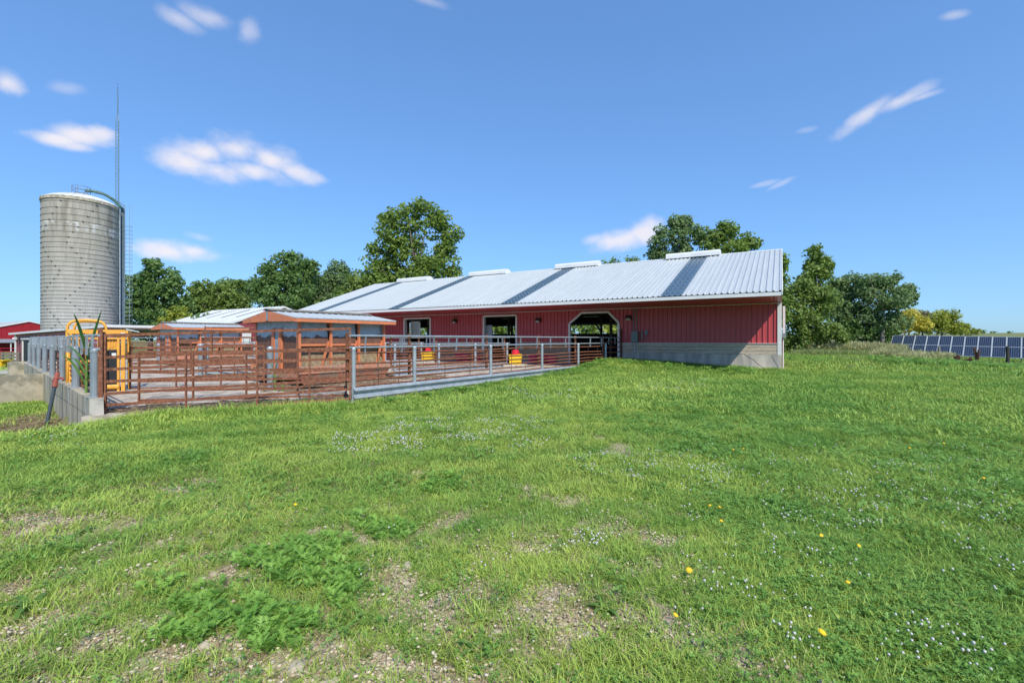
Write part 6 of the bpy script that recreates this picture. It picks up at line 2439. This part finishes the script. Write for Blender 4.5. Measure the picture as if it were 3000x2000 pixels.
def gravel_mat():
    m, nt, b, out = new_mat("gravel_stones")
    oi = nt.nodes.new("ShaderNodeAttribute")
    oi.attribute_type = "INSTANCER"
    oi.attribute_name = "tint"
    gm = nt.nodes.new("ShaderNodeNewGeometry")
    ad = nt.nodes.new("ShaderNodeMath")
    ad.operation = "MULTIPLY_ADD"
    ad.inputs[1].default_value = .6
    nt.links.new(gm.outputs["Random Per Island"], ad.inputs[0])
    nt.links.new(oi.outputs["Fac"], ad.inputs[2])
    nt.links.new(ramp(nt, ad.outputs[0], [(.1, (.30, .23, .14)), (.8, (.50, .41, .28)), (1.0, (.60, .52, .39))]), b.inputs["Base Color"])
    b.inputs["Roughness"].default_value = .95
    return m


mkscatter("gravel", [gravel_mat()], layers, "small tan gravel stones in the worn parts of the lawn")

# tall seeding grass beyond the lawn on the right
layers = []
tg = [tuft(350 + k, 46, .5, .45, .95, .022, (.15, .5), 3, mi=0, head=(.26, .045)) for k in range(3)]
ts = [tuft(360 + k, 40, .45, .25, .55, .022, (.2, .7), 3, mi=0) for k in range(2)]


def put_zone(vars_, n, px0, px1, Z0_, Z1_, smin, smax, t0=0, t1=1):
    Zs = np.sqrt(rng.uniform(Z0_ ** 2, Z1_ ** 2, n))
    px = rng.uniform(px0, px1, n)
    X = (px - CX) / F * Zs
    x, y = COSY * X - SINY * Zs, SINY * X + COSY * Zs
    m_ = ~((x < .6) & (y > 20) & (y < 38))
    x, y = x[m_], y[m_]
    lab_ = rng.integers(0, len(vars_), len(x))
    for k, v in enumerate(vars_):
        q_ = lab_ == k
        layers.append((v, x[q_], y[q_], rng.uniform(smin, smax, q_.sum()), rng.uniform(t0, t1, q_.sum())))


put_zone(tg, 1150, 2310, 2640, 46, 60, .9, 1.35)
put_zone(ts, 900, 2330, 2640, 40, 44, .8, 1.3, 0, .5)
put_zone(tg, 900, 2600, 3050, 54, 80, .7, 1.1)
put_zone(ts, 320, 2600, 3050, 34, 43, .4, .75)
put_zone(tg, 180, 2570, 2790, 33, 41, .5, .9)
put_zone(ts, 300, 2450, 3050, 27, 36, .4, .8, 0, .6)
mkscatter("tall_grass", [G_TALL, G_TAN, PETALW], layers, "tall pale seeding grass between the lawn and the trees")

# straw litter by the wall
layers = []
stv = []
for k in range(2):
    r2 = np.random.default_rng(370 + k)
    V, Fc, Mi = [], [], []
    for _ in range(24):
        a = r2.uniform(0, 6.283)
        c = np.array([r2.normal(scale=.12), r2.normal(scale=.12), .012 + r2.uniform(0, .02)])
        d, s = np.array([math.cos(a), math.sin(a), r2.normal(scale=.12)]), np.array([-math.sin(a), math.cos(a), 0])
        ln = r2.uniform(.04, .14)
        o_ = len(V)
        V += [c - d * ln - s * .004, c - d * ln + s * .004, c + d * ln + s * .004, c + d * ln - s * .004]
        Fc.append((o_, o_ + 1, o_ + 2, o_ + 3))
        Mi.append(0)
    stv.append((V, Fc, Mi))
x = rng.uniform(-19, -12.3, 1500)
y = FW0.y + (FW0.x - x) * .18 - rng.uniform(.15, 1.8, 1500)
m_ = rng.uniform(0, 1, 1500) < strawmask(x, y)
for k in range(2):
    q_ = m_ & (rng.uniform(0, 1, 1500) < .5)
    layers.append((stv[k], x[q_], y[q_], rng.uniform(.7, 1.3, q_.sum()), rng.uniform(0, 1, q_.sum())))
mkscatter("straw_litter", [STRAW], layers, "tan straw litter on the bare soil beside the concrete wall")

# manure and dirt crumbs on the yard slab
dv_ = []
for k in range(3):
    r2 = np.random.default_rng(380 + k)
    V, Fc, Mi = [], [], []
    for _ in range(14):
        c = np.array([r2.normal(scale=.16), r2.normal(scale=.16), .004])
        s_ = r2.uniform(.02, .06)
        o_ = len(V)
        pts8 = [np.array([x_, y_, z_]) for z_ in (-.2, .35) for x_, y_ in ((-1, -.7), (1, -.8), (.9, .8), (-.8, .9))]
        V += [c + p_ * s_ * r2.uniform(.5, 1.2, 3) for p_ in pts8]
        Fc += [(o_ + 4, o_ + 5, o_ + 6, o_ + 7)] + [(o_ + j_, o_ + (j_ + 1) % 4, o_ + 4 + (j_ + 1) % 4, o_ + 4 + j_) for j_ in range(4)]
        Mi += [0] * 5
    dv_.append((V, Fc, Mi))
ps = []
for _ in range(520):
    s_ = rng.uniform(.2, 14.5)
    p = FA0 + FAD * s_
    ps.append((p.x - .25 - abs(rng.normal(scale=.5)), p.y))
for _ in range(260):
    u_ = rng.uniform(0, .9)
    p = Vector(gA0).lerp(Vector(gA1), u_)
    d_ = abs(rng.normal(scale=.5)) + .15
    ps.append((p.x - .6 * d_, p.y + .75 * d_))
for _ in range(420):
    ps.append((f1.x + rng.normal(scale=1.0) - .6, f1.y + rng.uniform(-.6, 5.5)))
for _ in range(420):
    s_ = rng.uniform(0, 11)
    p = pC + DC * s_
    ps.append((p.x + .4 + abs(rng.normal(scale=.6)), p.y))
ps = np.array(ps)
ps = ps[in_poly(ps[:, 0], ps[:, 1], YARD)]
lab_ = rng.integers(0, 3, len(ps))
n_ = len(ps)
do = scatter("yard_dirt", dv_, np.stack([ps[:, 0], ps[:, 1], yard_z(ps[:, 0], ps[:, 1])], -1), np.stack([np.zeros(n_), np.zeros(n_), rng.uniform(0, 6.28, n_)], -1), rng.uniform(.5, 1.3, n_), lab_, rng.uniform(0, 1, n_),
             [simple("dry_manure", (.14, .095, .06), (.22, .155, .10), 8, .95)])
do["label"] = "brown manure crumbs and dirt scattered on the yard concrete"
